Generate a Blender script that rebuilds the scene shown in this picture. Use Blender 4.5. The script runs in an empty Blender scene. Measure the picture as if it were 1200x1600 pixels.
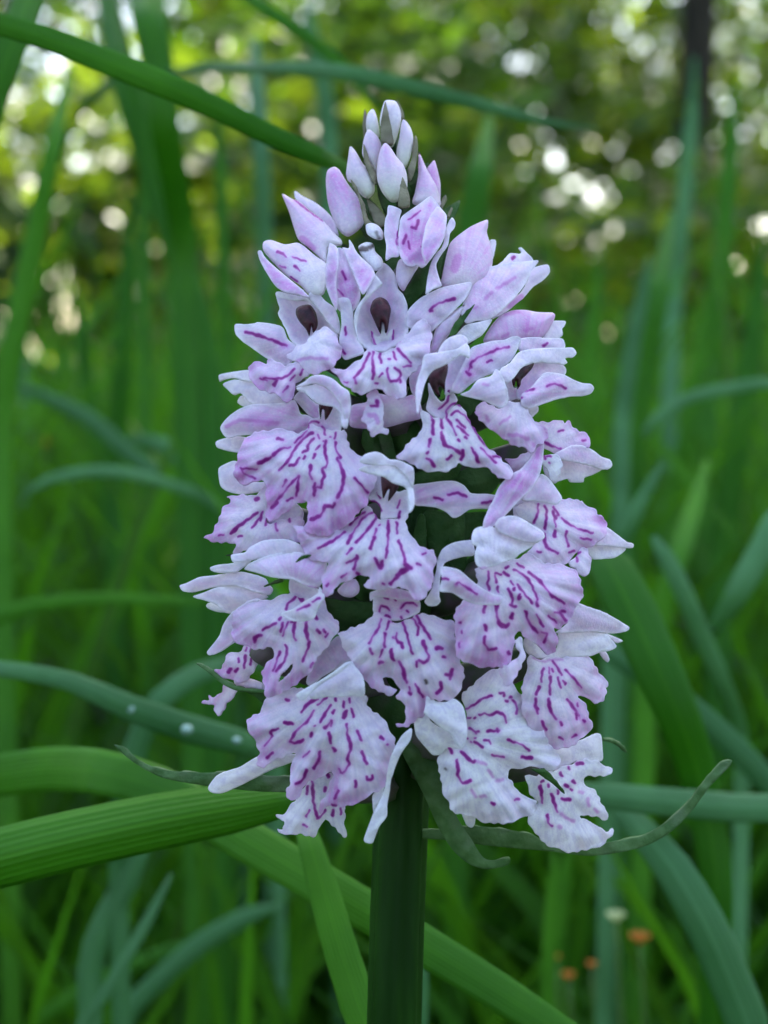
import bpy, math, random
import numpy as np
from mathutils import Vector, Matrix
from mathutils.geometry import delaunay_2d_cdt

random.seed(7); rng = np.random.default_rng(7)
SC = bpy.context.scene
COL = SC.collection
R = math.radians

# ------------------------------------------------------------------ camera
D0 = 0.150                      # metres from the lens to the stem's axis
FRAME = 0.100                   # the frame is 10 cm high at that distance
PITCH = R(-6.0)
SPIKE = Vector((0.0, 0.0, 0.36))
FWD = Vector((0, math.cos(PITCH), math.sin(PITCH)))
RIGHT = Vector((1, 0, 0))
UP = RIGHT.cross(FWD).normalized()
EYE = SPIKE - FWD * D0
cam_data = bpy.data.cameras.new('camera')
cam = bpy.data.objects.new('camera', cam_data); COL.objects.link(cam)
cam.matrix_world = Matrix.Translation(EYE) @ Matrix((RIGHT, UP, -FWD)).transposed().to_4x4()
cam_data.sensor_fit = 'VERTICAL'; cam_data.sensor_height = 36.0
cam_data.lens = 18.0 / (FRAME / 2 / D0)
cam_data.clip_start = 0.005; cam_data.clip_end = 400.0
cam_data.dof.use_dof = True
cam_data.dof.focus_distance = D0 - 0.009
cam_data.dof.aperture_fstop = cam_data.lens / 2.1     # a 2.1 mm wide pupil
SC.camera = cam

# ------------------------------------------------------------------ light
SUN_EL, SUN_AZ = R(52), R(12)         # behind the flower, a little to the right
sun_dir = Vector((math.sin(SUN_AZ) * math.cos(SUN_EL), math.cos(SUN_AZ) * math.cos(SUN_EL), math.sin(SUN_EL)))
world = bpy.data.worlds.new('World'); SC.world = world; world.use_nodes = True
wn = world.node_tree.nodes; wl = world.node_tree.links
bg = wn['Background']; sky = wn.new('ShaderNodeTexSky')
sky.sky_type = 'NISHITA'; sky.sun_disc = False
sky.sun_elevation = SUN_EL; sky.sun_rotation = SUN_AZ
sky.air_density = 1.0; sky.dust_density = 2.5; sky.ozone_density = 1.0
wl.new(sky.outputs[0], bg.inputs[0]); bg.inputs[1].default_value = 0.15
sd = bpy.data.lights.new('sun', 'SUN'); sd.energy = 5.0; sd.angle = R(0.53); sd.color = (1, .93, .80)
so = bpy.data.objects.new('sun', sd); COL.objects.link(so)
so.rotation_euler = (-sun_dir).to_track_quat('-Z', 'Y').to_euler(); so.location = sun_dir * 20
SC.view_settings.view_transform = 'Standard'; SC.view_settings.look = 'None'
SC.view_settings.gamma = 1.0; SC.view_settings.use_curve_mapping = False
SC.view_settings.exposure = 2.65
SC.render.engine = 'CYCLES'
SC.cycles.use_denoising = True
SC.cycles.max_bounces = 8; SC.cycles.transparent_max_bounces = 8
SC.cycles.caustics_reflective = False; SC.cycles.caustics_refractive = False

# ------------------------------------------------------------------ helpers
MM = 0.001
PX = FRAME / 1600.0               # metres per photograph pixel at the stem
def P(px, py, depth):
    k = depth / D0 * PX
    return EYE + FWD * depth + RIGHT * ((px - 600) * k) + UP * ((800 - py) * k)
def P_arr(px, py, depth):
    k = depth / D0 * PX
    return (np.array(EYE)[None] + depth[:, None] * np.array(FWD)[None]
            + ((px - 600) * k)[:, None] * np.array(RIGHT)[None] + ((800 - py) * k)[:, None] * np.array(UP)[None])

def mesh_obj(name, verts, faces, mat, parent=None, smooth=True, cols=None, aux=None):
    me = bpy.data.meshes.new(name)
    verts = np.asarray(verts, dtype=np.float32)
    if isinstance(faces, np.ndarray):
        n = faces.shape[1]
        me.vertices.add(len(verts)); me.vertices.foreach_set('co', verts.ravel())
        me.loops.add(faces.size); me.loops.foreach_set('vertex_index', faces.astype(np.int32).ravel())
        me.polygons.add(len(faces))
        me.polygons.foreach_set('loop_start', np.arange(0, faces.size, n, dtype=np.int32))
        me.polygons.foreach_set('loop_total', np.full(len(faces), n, dtype=np.int32))
        me.update(calc_edges=True)
    else:
        me.from_pydata([tuple(map(float, v)) for v in verts], [], faces); me.update()
    if smooth:
        me.polygons.foreach_set('use_smooth', np.ones(len(me.polygons), dtype=bool))
    if aux is not None:
        a = me.color_attributes.new('Aux', 'FLOAT_COLOR', 'POINT')
        a.data.foreach_set('color', np.asarray(aux, dtype=np.float32).ravel())
    if cols is not None:
        a = me.color_attributes.new('Col', 'FLOAT_COLOR', 'POINT')
        a.data.foreach_set('color', np.asarray(cols, dtype=np.float32).ravel())
    if mat is not None: me.materials.append(mat)
    o = bpy.data.objects.new(name, me); COL.objects.link(o)
    if parent is not None: o.parent = parent
    return o
def empty(name, loc):
    o = bpy.data.objects.new(name, None); COL.objects.link(o); o.location = loc; o.empty_display_size = .02
    return o
def tag(o, label, cat, group=None):
    o['label'] = label; o['category'] = cat
    if group: o['group'] = group
    return o
def catmull(pts, step, closed):
    pts = np.asarray(pts, float); n = len(pts); out = []
    rngi = range(n if closed else n - 1)
    for i in rngi:
        if closed: p0, p1, p2, p3 = (pts[(i + k) % n] for k in (-1, 0, 1, 2))
        else: p0, p1, p2, p3 = pts[max(i - 1, 0)], pts[i], pts[i + 1], pts[min(i + 2, n - 1)]
        L = np.linalg.norm(p2 - p1)
        m = max(1, int(round(L / step)))
        # gentle tension so that sharp traced corners stay sharp
        l0 = max(np.linalg.norm(p1 - p0), 1e-9); l2 = max(np.linalg.norm(p3 - p2), 1e-9); L = max(L, 1e-9)
        t1 = .42 * (p2 - p0) * min(1, 2 * l0 / (l0 + L) + .2) if closed or i > 0 else (p2 - p1) * .5
        t2 = .42 * (p3 - p1) * min(1, 2 * l2 / (l2 + L) + .2)
        for tq in (t1, t2):
            m_ = np.linalg.norm(tq)
            if m_ > 1.1 * L: tq *= 1.1 * L / m_
        for q in range(m):
            t = q / m; a = t * t; b = a * t
            out.append((2 * b - 3 * a + 1) * p1 + (b - 2 * a + t) * t1 + (-2 * b + 3 * a) * p2 + (b - a) * t2)
    if not closed: out.append(pts[-1])
    return np.array(out)
def seg_dist(p, a, b):
    d = b - a; L2 = np.maximum((d * d).sum(1), 1e-12)
    best = np.full(len(p), 1e9)
    for i in range(0, len(a), 64):
        aa, dd, ll = a[i:i + 64], d[i:i + 64], L2[i:i + 64]
        v = p[:, None, :] - aa[None]
        t = np.clip((v * dd[None]).sum(2) / ll[None], 0, 1)
        q = v - t[..., None] * dd[None]
        best = np.minimum(best, np.sqrt((q * q).sum(2)).min(1))
    return best
def inside(p, poly):
    x, y = p[:, 0], p[:, 1]; r = np.zeros(len(p), bool)
    x1, y1 = poly[:, 0], poly[:, 1]; x2, y2 = np.roll(x1, -1), np.roll(y1, -1)
    for a, b, c, d in zip(x1, y1, x2, y2):
        if b == d: continue
        m = ((b > y) != (d > y)) & (x < (c - a) * (y - b) / (d - b) + a)
        r ^= m
    return r

# ------------------------------------------------------------------ materials
def new_mat(name):
    m = bpy.data.materials.new(name); m.use_nodes = True
    nt = m.node_tree; nt.nodes.clear()
    out = nt.nodes.new('ShaderNodeOutputMaterial')
    return m, nt, out
def N(nt, t, **kw):
    n = nt.nodes.new(t)
    for k, v in kw.items(): setattr(n, k, v)
    return n
def mixcol(nt, fac, a, b, blend='MIX'):
    n = nt.nodes.new('ShaderNodeMix'); n.data_type = 'RGBA'; n.blend_type = blend
    for sock, v in ((n.inputs[0], fac), (n.inputs[6], a), (n.inputs[7], b)):
        if hasattr(v, 'links') or isinstance(v, bpy.types.NodeSocket): nt.links.new(v, sock)
        elif isinstance(v, (int, float)): sock.default_value = v
        else: sock.default_value = (*v, 1)
    return n.outputs[2]
def math_n(nt, op, a, b=None):
    n = nt.nodes.new('ShaderNodeMath'); n.operation = op
    for s, v in ((n.inputs[0], a), (n.inputs[1], b)):
        if v is None: continue
        if isinstance(v, bpy.types.NodeSocket): nt.links.new(v, s)
        else: s.default_value = v
    return n.outputs[0]
def noise(nt, scale, detail=3, rough=.55, vec=None, stretch=None):
    tc = N(nt, 'ShaderNodeTexCoord'); src = tc.outputs['Object'] if vec is None else vec
    if stretch:
        mp = N(nt, 'ShaderNodeMapping'); mp.inputs['Scale'].default_value = stretch
        nt.links.new(src, mp.inputs[0]); src = mp.outputs[0]
    n = N(nt, 'ShaderNodeTexNoise'); n.inputs['Scale'].default_value = scale
    n.inputs['Detail'].default_value = detail; n.inputs['Roughness'].default_value = rough
    nt.links.new(src, n.inputs['Vector'])
    return n.outputs[0]
def ramp(nt, val, lo, hi):
    n = N(nt, 'ShaderNodeMapRange'); n.interpolation_type = 'SMOOTHSTEP'
    n.inputs[1].default_value = lo; n.inputs[2].default_value = hi
    nt.links.new(val, n.inputs[0]); return n.outputs[0]
def leafy(nt, out, col, trans_col, trans, rough, spec, bump=None, bump_d=.0001):
    p = N(nt, 'ShaderNodeBsdfPrincipled'); t = N(nt, 'ShaderNodeBsdfTranslucent'); mx = N(nt, 'ShaderNodeMixShader')
    p.inputs['Roughness'].default_value = rough; p.inputs['Specular IOR Level'].default_value = spec
    nt.links.new(col, p.inputs['Base Color']); nt.links.new(trans_col, t.inputs[0])
    mx.inputs[0].default_value = trans
    nt.links.new(p.outputs[0], mx.inputs[1]); nt.links.new(t.outputs[0], mx.inputs[2])
    if bump is not None:
        b = N(nt, 'ShaderNodeBump'); b.inputs['Distance'].default_value = bump_d; b.inputs['Strength'].default_value = 1
        nt.links.new(bump, b.inputs['Height']); nt.links.new(b.outputs[0], p.inputs['Normal'])
    nt.links.new(mx.outputs[0], out.inputs[0]); return p

def petal_material():
    m, nt, out = new_mat('petal')
    at = N(nt, 'ShaderNodeAttribute', attribute_name='Col'); sep = N(nt, 'ShaderNodeSeparateColor')
    nt.links.new(at.outputs['Color'], sep.inputs[0])
    mark, tint, brown = sep.outputs
    foot = math_n(nt, 'SUBTRACT', 1.0, at.outputs['Alpha'])
    big = ramp(nt, noise(nt, 260, 3), .32, .68)
    fine = noise(nt, 3200, 3, .65)
    t2 = math_n(nt, 'MULTIPLY', tint, math_n(nt, 'ADD', math_n(nt, 'MULTIPLY', big, .8), .85))
    c = mixcol(nt, t2, (.90, .88, .91), (.70, .30, .68))
    ax = N(nt, 'ShaderNodeAttribute', attribute_name='Aux'); sx = N(nt, 'ShaderNodeSeparateColor')
    nt.links.new(ax.outputs['Color'], sx.inputs[0])
    edge, strk = sx.outputs[0], sx.outputs[1]
    mot = noise(nt, 1100, 4, .7)
    c = mixcol(nt, math_n(nt, 'MULTIPLY', ramp(nt, math_n(nt, 'ADD', mot, math_n(nt, 'MULTIPLY', strk, .25)), .48, .82), .50), c, (.60, .52, .72))
    c = mixcol(nt, math_n(nt, 'MULTIPLY', ramp(nt, fine, .5, .75), .35), c, (.93, .91, .95))
    c = mixcol(nt, math_n(nt, 'MULTIPLY', edge, .55), c, (.94, .90, .96))
    c = mixcol(nt, foot, c, (.62, .68, .42))
    c = mixcol(nt, ramp(nt, mark, .05, .55), c, (.62, .20, .60))
    c = mixcol(nt, ramp(nt, mark, .35, .95), c, (.29, .012, .25))
    c = mixcol(nt, brown, c, (.05, .022, .018))
    leafy(nt, out, c, c, .42, .42, .4, math_n(nt, 'ADD', math_n(nt, 'MULTIPLY', fine, .5), mot), .00011)
    return m
def bract_material(name, c1, c2, tip):
    m, nt, out = new_mat(name)
    n = noise(nt, 500, 4); f = noise(nt, 2600, 2)
    c = mixcol(nt, ramp(nt, n, .3, .7), c1, c2)
    c = mixcol(nt, math_n(nt, 'MULTIPLY', ramp(nt, noise(nt, 240, 2), .55, .72), .7), c, tip)
    leafy(nt, out, c, c, .15, .55, .14, math_n(nt, 'ADD', f, n), .00010)
    return m
def simple_material(name, c1, c2, scale, rough, spec=.4, trans=0.0, bump=.0001, stretch=None):
    m, nt, out = new_mat(name)
    n = noise(nt, scale, 4, stretch=stretch)
    c = mixcol(nt, ramp(nt, n, .3, .7), c1, c2)
    leafy(nt, out, c, c, trans, rough, spec, n, bump)
    return m
def blade_material(name, dark, light, trans, rough=.5, spec=.22, vein=True):
    """grass: colour attribute R picks dark..light, G runs across the blade (veins), B is dryness"""
    m, nt, out = new_mat(name)
    at = N(nt, 'ShaderNodeAttribute', attribute_name='Col'); sep = N(nt, 'ShaderNodeSeparateColor')
    nt.links.new(at.outputs['Color'], sep.inputs[0])
    a, g, b = sep.outputs
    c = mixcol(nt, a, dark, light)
    w = math_n(nt, 'SINE', math_n(nt, 'MULTIPLY', g, 62.0))
    c = mixcol(nt, math_n(nt, 'MULTIPLY', ramp(nt, w, -.2, 1.0), .20), c, tuple(x * .55 for x in dark))
    rib = ramp(nt, math_n(nt, 'ABSOLUTE', math_n(nt, 'SUBTRACT', g, .5)), .055, .0)
    c = mixcol(nt, math_n(nt, 'MULTIPLY', rib, .45), c, tuple(min(1, x * 1.25) for x in light))
    c = mixcol(nt, math_n(nt, 'MULTIPLY', ramp(nt, noise(nt, 38, 3), .40, .75), .55), c, tuple(x * .9 for x in dark))
    c = mixcol(nt, b, c, (.42, .34, .16))
    c = mixcol(nt, math_n(nt, 'MULTIPLY', ramp(nt, noise(nt, 60, 3), .5, .8), .3), c, tuple(min(1, x * 1.5) for x in light))
    tc = mixcol(nt, .65, c, (.14, .46, .015))
    leafy(nt, out, c, tc, trans, rough, spec, math_n(nt, 'ADD', math_n(nt, 'MULTIPLY', w, .35), noise(nt, 700, 2)), .00007)
    return m
DATA = """
F bud A1 540,540
B A1 -1 0 .15 w | 490,105 560,100 600,120 635,200 640,290 610,420 575,520 545,545 500,520 460,420 440,300 455,200
K A1 1.2 .6 0 b | 492,112 512,180 537,300 560,420 570,500 500,505 455,480 445,360 465,220
K A1 -1.2 .4 0 b | 600,95 630,140 665,220 672,270 645,275 622,190
F bud A1 400,440
B A1 -2 0 .2 w | 375,180 405,230 430,330 440,440 400,450 350,430 315,380 312,290 330,220
K A1 -2 .4 0 b | 300,185 315,230 315,370 300,440 287,440 283,340 288,240
F bud A1 690,740
B A1 0 0 .25 w | 660,280 700,310 735,370 755,450 745,560 720,660 690,730 640,720 600,640 600,560 625,440 640,330
K A1 .3 .5 0 b | 770,430 790,450 800,540 785,680 760,790 725,860 705,780 700,740 735,660 750,520
F bud A1 410,840
B A1 0 0 .45 w | 330,375 370,390 420,440 450,500 455,560 425,700 410,830 370,740 300,660 275,600 283,500 300,430
K A1 1.2 .4 0 b | 288,510 320,580 350,680 400,770 410,880 385,880 330,760 290,640
F bud A1 570,1060
B A1 1.5 0 .4 w | 495,500 540,540 600,630 660,700 690,780 700,870 690,960 640,1030 570,1060 520,1035 460,960 420,860 412,760 430,620 460,530
K A1 4.2 .6 0 b | 655,820 690,900 720,1000 720,1080 660,1110 610,1080 625,960 640,870
F bud A1 350,1010
B A1 0 0 .4 w | 160,535 200,560 240,620 280,690 340,760 385,870 390,960 340,1020 290,1010 240,960 190,890 140,850 125,780 140,660
K A1 2 .4 0 b | 168,840 220,900 250,980 300,1080 320,1200 380,1260 300,1260 260,1100 230,980 190,920
F bud A1 880,1080
B A1 -1 0 .75 w | 805,580 840,650 880,740 930,830 970,900 1000,1000 1010,1085 900,1110 750,1070 770,960 800,800 800,680
B A1 -2 0 .75 w | 955,665 985,760 1010,880 1010,1000 1000,1080 940,950 890,800 885,740 920,690
K A1 -2 .2 0 b | 1060,985 1068,1005 1040,1090 1010,1110 1025,1020
K A1 -2 .2 0 b | 1110,1100 1125,1115 1090,1190 1065,1200
K A1 0 .5 0 b | 320,1025 380,1065 440,1120 490,1190 500,1260 420,1300 380,1220 340,1110
F bud R1 690,660
B R1 -.5 0 .75 w | 575,362 600,375 640,440 685,500 710,570 715,625 690,660 640,690 600,660 565,590 545,520 537,430 545,380
F bud A2 820,640
B A2 -.5 0 .55 w | 305,135 400,185 470,210 560,290 680,380 790,500 860,570 860,620 740,650 720,780 660,740 560,650 460,570 420,470 370,310 330,210
n A2 | 60 490,550 540,590 600,650
m A2 | 8 420,190 560,300 690,390
S A2 -2.5 1 .3 | 425,110 500,160 610,215 720,300 800,400 830,520 760,480 600,330 500,240 430,185
F bud A2 720,1000
B A2 .3 0 .3 w | 130,590 200,570 330,610 440,595 500,620 620,720 720,790 740,900 720,1010 680,1090 560,1080 480,1000 340,900 230,790 130,670
m A2 | 18 260,680 310,700 340,730 ; 12 280,810 340,830 ; 14 420,810 470,860 ; 8 400,730 530,770 ; 10 390,920 450,960
S A2 2.2 1.2 .95 | 75,680 110,670 150,740 260,840 380,940 500,1040 555,1105 440,1085 330,1060 240,1000 160,880 100,770
F bud A2 960,1200
S A2 3 1 .7 | 820,650 880,660 930,760 990,930 1040,1080 1010,1190 930,1260 820,1200 810,950 820,800
m A2 | 22 870,870 900,940 ; 10 830,1040 880,1090
S A2 4.4 1.2 .8 | 750,600 800,620 830,660 830,780 815,900 810,1000 825,1120 810,1230 760,1120 720,1020 708,900 720,760 735,680
S A2 3.8 1.4 .7 | 930,565 960,600 1010,690 1080,760 1150,830 1175,900 1130,990 1060,1080 1010,980 940,820 890,700 870,640 930,645
F bud A3 180,470
W A3 2 0 0 w | 130,370 180,350 240,370 290,430 290,500 250,510 190,490 140,450
d A3 | 45 230,440 255,490 ; 40 100,390 120,460 ; 20 90,430 130,480
W A3 1.5 0 0 w | 60,570 130,530 200,545 220,620 280,680 290,760 220,800 150,740 80,640
d A3 | 40 90,590 150,590 200,560 ; 30 70,600 140,600
F flower A3 560,760
B A3 2 0 .35 w | 450,690 620,740 580,830 520,930 480,990 430,930 410,830
K A3 .2 .8 0 g | 600,740 720,700 730,840 690,980 600,1090 530,1160 500,1100 490,1000 560,890
S A3 3.6 1 .5 | 345,185 460,225 450,290 430,450 440,660 370,670 315,695 320,560 300,450 315,300 330,270
m A3 | 9 430,430 415,550
S A3 3 1 .3 | 935,300 970,345 960,400 920,450 900,560 830,660 790,750 830,900 840,940 760,970 690,1010 720,800 760,680 850,560 880,400
H A3 3.6 3.2 .8 | 735,100 790,150 850,230 890,290 870,470 820,580 740,680 700,740 660,770 610,745 560,760 500,740 450,660 430,560 440,400 460,300 530,240 640,165
m A3 | 10 640,235 590,280 530,320 ; 22 620,330 600,400 560,390 ; 20 510,460 480,540 ; 16 530,520 540,590 ; 16 650,570 760,560 ; 10 430,480 420,560
S A3 6.2 1.2 .75 | 690,380 720,310 790,200 840,220 885,290 870,470 810,590 740,690 690,730 650,600
F bud A4 300,760
B A4 -.5 0 .6 w | 545,140 555,200 545,260 580,380 600,520 560,680 400,800 250,790 120,760 130,640 170,450 200,360 270,290 400,200
n A4 | 110 270,500 240,600
S A4 -2 .5 .3 | 570,335 625,330 630,380 600,500 575,450
K A4 0 .3 0 g | 170,390 185,380 130,560 115,690 70,600 90,520
F flower A4 450,1050
S A4 -1 1.2 .5 | 960,600 1110,560 1135,630 1080,700 980,770 900,860 820,930 700,1020 600,1060 700,960 860,820 930,700
n A4 | 60 870,860 760,950
S A4 -.5 .8 .35 | 630,590 700,520 760,455 850,460 870,440 840,405 870,400 920,450 970,500 980,560 800,620
m A4 | 28 785,500 800,490 ; 16 725,570 735,565
H A4 1 2.6 .4 | 400,700 520,600 620,570 760,540 900,530 1025,520 1000,575 960,620 940,680 880,780 780,900 650,1020 560,1080 450,1090 350,1110 300,1000 350,850
n A4 | 22 640,780 700,750 810,680 ; 30 530,880 590,820 ; 14 420,970 450,960
B A7 1.5 0 .5 w | 380,470 560,320 640,280 570,420 500,540 420,660 340,760 310,720
K A7 3.5 .3 0 g | 730,270 700,330 640,420 560,540 490,570 540,450 620,370
S A7 2.5 1 .1 | 560,560 640,470 760,440 890,415 860,480 800,560 720,610 660,640 600,600
F flower A6 530,860
H A6 2.2 -1.5 .35 | 530,65 580,90 640,170 670,300 720,360 755,450 765,600 760,720 720,800 640,850 550,900 450,890 380,870 300,800 260,640 265,530 310,440 370,360 400,260 450,180 500,120
S A6 3.6 .8 .2 | 370,360 400,260 450,180 500,220 525,270 460,320 400,390 340,450 300,560 285,700 300,790 262,640 265,530 310,440
C A6 2.4 0 0 w | 460,400 510,385 570,420 605,500 590,600 575,700 550,725 540,640 520,620 510,730 480,680 440,590 410,510 430,430
Y A6 2.5 -.7 0 | 515,620 545,650 565,750 590,700 635,690 630,790 600,860 530,885 460,850 430,790 415,700 470,750 510,745
m A6 | 8 425,700 440,790 470,840 ; 8 635,690 625,770 595,840
S A6 3 1.2 .4 | 105,400 210,400 250,530 260,650 290,780 340,850 350,910 250,950 170,970 130,900 120,780 140,650 130,500
m A6 | 22 150,880 170,910 ; 8 180,740 178,660
S A7 2.2 1.2 .45 | 100,340 200,230 300,170 420,115 580,80 690,65 700,110 660,200 560,310 460,410 360,500 320,530 200,500 90,480
m A7 | 26 315,335 345,290 420,255 540,218 ; 40 325,320 330,330
L F 4 1.2 .3 | 573,545 562,562 540,575 528,577 514,570 518,580 530,592 545,607 557,614 572,615 583,608 595,609 607,618 620,624 630,622 635,610 635,595 640,587 650,578 667,558 675,533 675,520 668,503 660,497 653,501 648,510 640,518 633,522 627,530 617,543 600,549 585,549
m A6 | 16 400,910 370,980 330,1060 260,1140 ; 36 265,1140 275,1190 ; 28 440,905 432,980 440,1080 435,1150 ; 20 510,900 500,950 515,1000 ; 15 625,905 650,970 ; 14 665,865 720,930 790,1000 ; 15 720,1035 790,1030 ; 15 580,967 600,960 ; 20 570,1060 580,1130 600,1170 650,1170 695,1130 680,1080 640,1050 ; 14 500,1130 525,1100 ; 12 640,840 680,780 690,800 ; 18 385,820 390,850 ; 10 460,1195 480,1190 ; 14 690,1160 692,1185 ; 10 160,1180 200,1185
F flower A5 860,520
H A5 0 -1 .3 | 550,100 700,120 870,165 940,240 1010,330 1090,440 1130,520 1050,600 860,640 760,620 680,540 640,450 600,370 565,300 580,250 555,160
S A5 2 .8 .4 | 860,110 910,85 950,110 1010,180 1090,240 1130,330 1150,420 1140,490 1080,440 1000,340 920,230 850,160
S A5 1.2 .6 .05 | 548,98 600,95 700,125 820,145 870,170 915,240 880,205 820,180 720,180 640,160 570,150
C A5 .8 0 0 w | 740,250 800,220 870,220 920,290 940,380 930,440 895,480 880,420 860,510 830,450 770,380 735,310
S A5 0 1.2 .4 | 165,400 260,400 350,390 370,380 480,390 570,410 620,440 660,540 740,610 720,720 640,790 560,760 460,720 330,630 220,550 165,480
m A5 | 24 260,475 340,490 430,520 520,550 640,600 ; 34 620,600 640,600
L A5 1.8 1.2 .4 | 290,830 310,780 400,740 460,770 480,730 560,750 640,780 740,750 820,780 860,860 740,960 720,1060 690,1100 640,1130 590,1110 560,1050 480,1040 400,1020 340,960 300,900
m A5 | 14 405,910 460,930 ; 14 430,905 560,910 650,885 720,820 ; 26 560,915 530,970 ; 22 805,800 775,870 ; 14 660,980 610,1040 ; 8 720,880 680,930
L A5 4 2 .3 | 655,690 720,640 740,590 830,570 900,480 960,440 1030,430 1100,490 1150,600 1160,690 1120,760 1060,810 980,850 900,880 830,840 760,770 680,730
n A5 | 24 750,740 850,715 930,720 1030,720
F flower F 440,600
S A5 -2 .8 .15 | 10,880 60,860 180,840 290,830 360,880 380,950 250,930 150,905 50,925 20,940
S A5 -2.6 1 .2 | 50,960 150,920 280,930 380,960 480,1000 620,1060 660,1150 450,1170 300,1140 220,1050 150,1060 90,1010
S A5 -3.5 .8 .1 | 185,1130 220,1070 280,1080 350,1130 320,1180 240,1170
F flower F 510,665
S B2 -.5 1 .6 | 350,200 400,130 450,135 500,190 560,240 600,260 620,340 590,400 520,380 460,320 400,250
S B1 -.5 1.5 .7 | 145,590 180,530 240,470 330,410 450,370 580,365 720,360 830,330 870,380 900,460 960,470 1020,520 980,620 830,690 700,680 560,660 400,660 300,670 220,690 170,650
n B1 | 36 200,580 330,520 500,530 680,545
S B1 -1.5 .8 .3 | 105,720 180,690 300,670 400,690 380,810 250,815 150,790 110,770
S B6 -2.2 1 .3 | 190,70 250,30 340,0 420,60 480,180 560,200 660,200 660,260 540,300 400,315 280,290 210,240 190,150
Y B2 1.8 -.7 .3 | 590,270 750,270 800,350 800,480 740,570 600,590 530,530 490,450 510,390 590,370
m B2 | 18 490,465 495,430 530,410 585,420 ; 20 620,460 645,490 645,530 ; 22 580,540 595,570
C B2 3.4 0 0 w | 595,240 720,245 705,320 650,400 640,310 620,300 605,390
L F 3 2 .55 | 540,672 543,690 550,703 565,712 580,722 588,740 585,760 577,772 575,785 562,800 545,818 525,832 510,837 497,838 485,834 474,824 480,812 481,795 479,784 470,787 457,792 443,804 430,813 423,815 416,808 415,790 416,772 414,756 408,752 398,752 385,757 375,756 367,748 366,738 369,720 375,700 383,685 395,677 413,673 430,670 450,672 468,676 480,670 490,662 510,672 525,672
m B2 | 18 490,465 495,430 530,410 585,420 ; 20 620,460 645,490 645,530 ; 20 530,515 470,550 400,620 340,710 290,790 215,870 ; 8 480,500 360,610 ; 22 320,655 230,670 160,730 ; 30 170,725 100,770 20,805 ; 30 205,572 255,582 ; 20 545,570 490,630 480,680 440,700 ; 20 410,750 370,810 320,825 ; 12 460,740 450,760 ; 12 600,635 560,680 ; 22 550,720 535,750 ; 24 655,590 645,680 665,780 660,830 620,860 640,920 620,970 610,1030 ; 28 515,830 505,900 525,950 ; 26 550,990 545,1100 ; 20 560,1030 610,1030 ; 22 745,610 750,680 795,750 ; 34 765,760 810,870 820,960 800,1060 760,1130 ; 20 400,920 390,1030 380,1110 ; 22 400,920 320,1000 260,1080 150,1200 ; 26 580,540 595,570 ; 12 630,600 655,595 ; 14 745,520 740,570 ; 10 690,560 700,560
m B6 | 26 790,240 825,180 ; 18 835,370 885,350 ; 30 740,390 690,440
m B7 | 38 555,580 540,610 470,610 430,690 340,730 ; 12 740,340 800,400 870,480
m B1 | 12 340,970 490,980 ; 20 340,970 370,1020 470,1065
H B2 5 2 .35 | 380,95 480,75 580,60 660,75 740,140 810,240 850,340 860,440 830,480 800,440 790,340 740,280 690,265 620,255 560,235 500,180 450,135 400,125
S B2 5.4 1.4 .55 | 370,88 450,40 520,-15 620,-25 720,10 800,80 870,130 890,230 880,350 860,450 842,480 825,380 790,260 720,160 640,90 540,60 450,75
F flower F 590,800
S B8 2.5 1 .35 | 170,240 330,260 360,330 360,470 290,430 210,460 190,390 150,330
Y B8 2.9 -.7 .3 | 350,470 410,380 500,410 570,400 600,520 600,600 500,650 400,660 330,670 330,570 290,510 240,500 210,460 280,410
m B8 | 24 210,515 250,500 300,530 330,590 ; 18 505,600 500,650 ; 10 300,410 325,470 ; 8 510,490 490,560
C B8 4.8 0 0 w | 330,262 400,290 500,335 480,400 400,500 412,390 390,400 350,470
S B8 2 1.6 .6 | 635,350 760,330 900,310 1020,310 1110,350 1170,420 1230,430 1330,430 1440,450 1450,490 1420,530 1360,570 1260,570 1160,580 1070,640 1010,655 940,600 850,560 750,545 650,535 625,450
m B8 | 16 830,465 910,485 ; 24 960,440 1050,420 1130,455 ; 20 1280,515 1400,500
L F 3.6 1.8 .4 | 573,790 562,803 545,818 520,820 490,826 470,822 458,820 462,832 470,848 473,862 482,872 497,877 511,881 509,895 503,903 502,913 504,927 512,932 520,927 530,913 547,906 558,901 573,899 578,905 567,913 577,920 593,922 610,920 627,917 638,925 648,936 657,938 665,933 675,915 678,893 681,880 677,861 657,853 645,842 638,825 633,817 637,800 620,810 605,812 590,808
m B8 | 24 210,515 250,500 300,530 330,590 ; 12 180,600 100,660 40,720 ; 18 250,605 170,650 110,730 50,830 ; 28 50,820 20,890 ; 18 295,620 280,670 230,735 160,820 100,885 ; 30 292,625 292,640 ; 20 290,760 265,840 ; 30 265,840 235,940 ; 22 400,680 400,780 395,900 375,1030 ; 18 480,700 485,800 ; 18 505,600 500,650 ; 22 495,870 540,980 560,1080 ; 34 560,1090 620,1130 ; 28 590,1120 540,1140 480,1190 ; 28 670,1085 700,1100 ; 14 60,940 10,990 ; 26 110,1010 80,1130 ; 20 110,1030 10,1080 ; 30 275,1040 325,1130 ; 26 345,1060 330,1130 ; 12 310,722 320,720 ; 10 720,992 750,988
m C5 | 28 800,160 700,220 600,310 ; 24 530,310 545,315 ; 14 190,215 140,255 ; 20 280,210 310,225 ; 16 20,310 0,330
m B7 | 24 650,850 540,930 400,1000
B C5 2.6 0 .45 w | 105,370 170,300 270,270 310,340 300,400 240,440 170,435 120,405
H B8 6.4 1.6 .08 | 120,200 200,160 320,165 450,165 530,210 590,290 630,370 645,480 635,560 600,600 590,520 580,420 560,370 500,345 430,320 370,280 320,260 250,245 180,230
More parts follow.
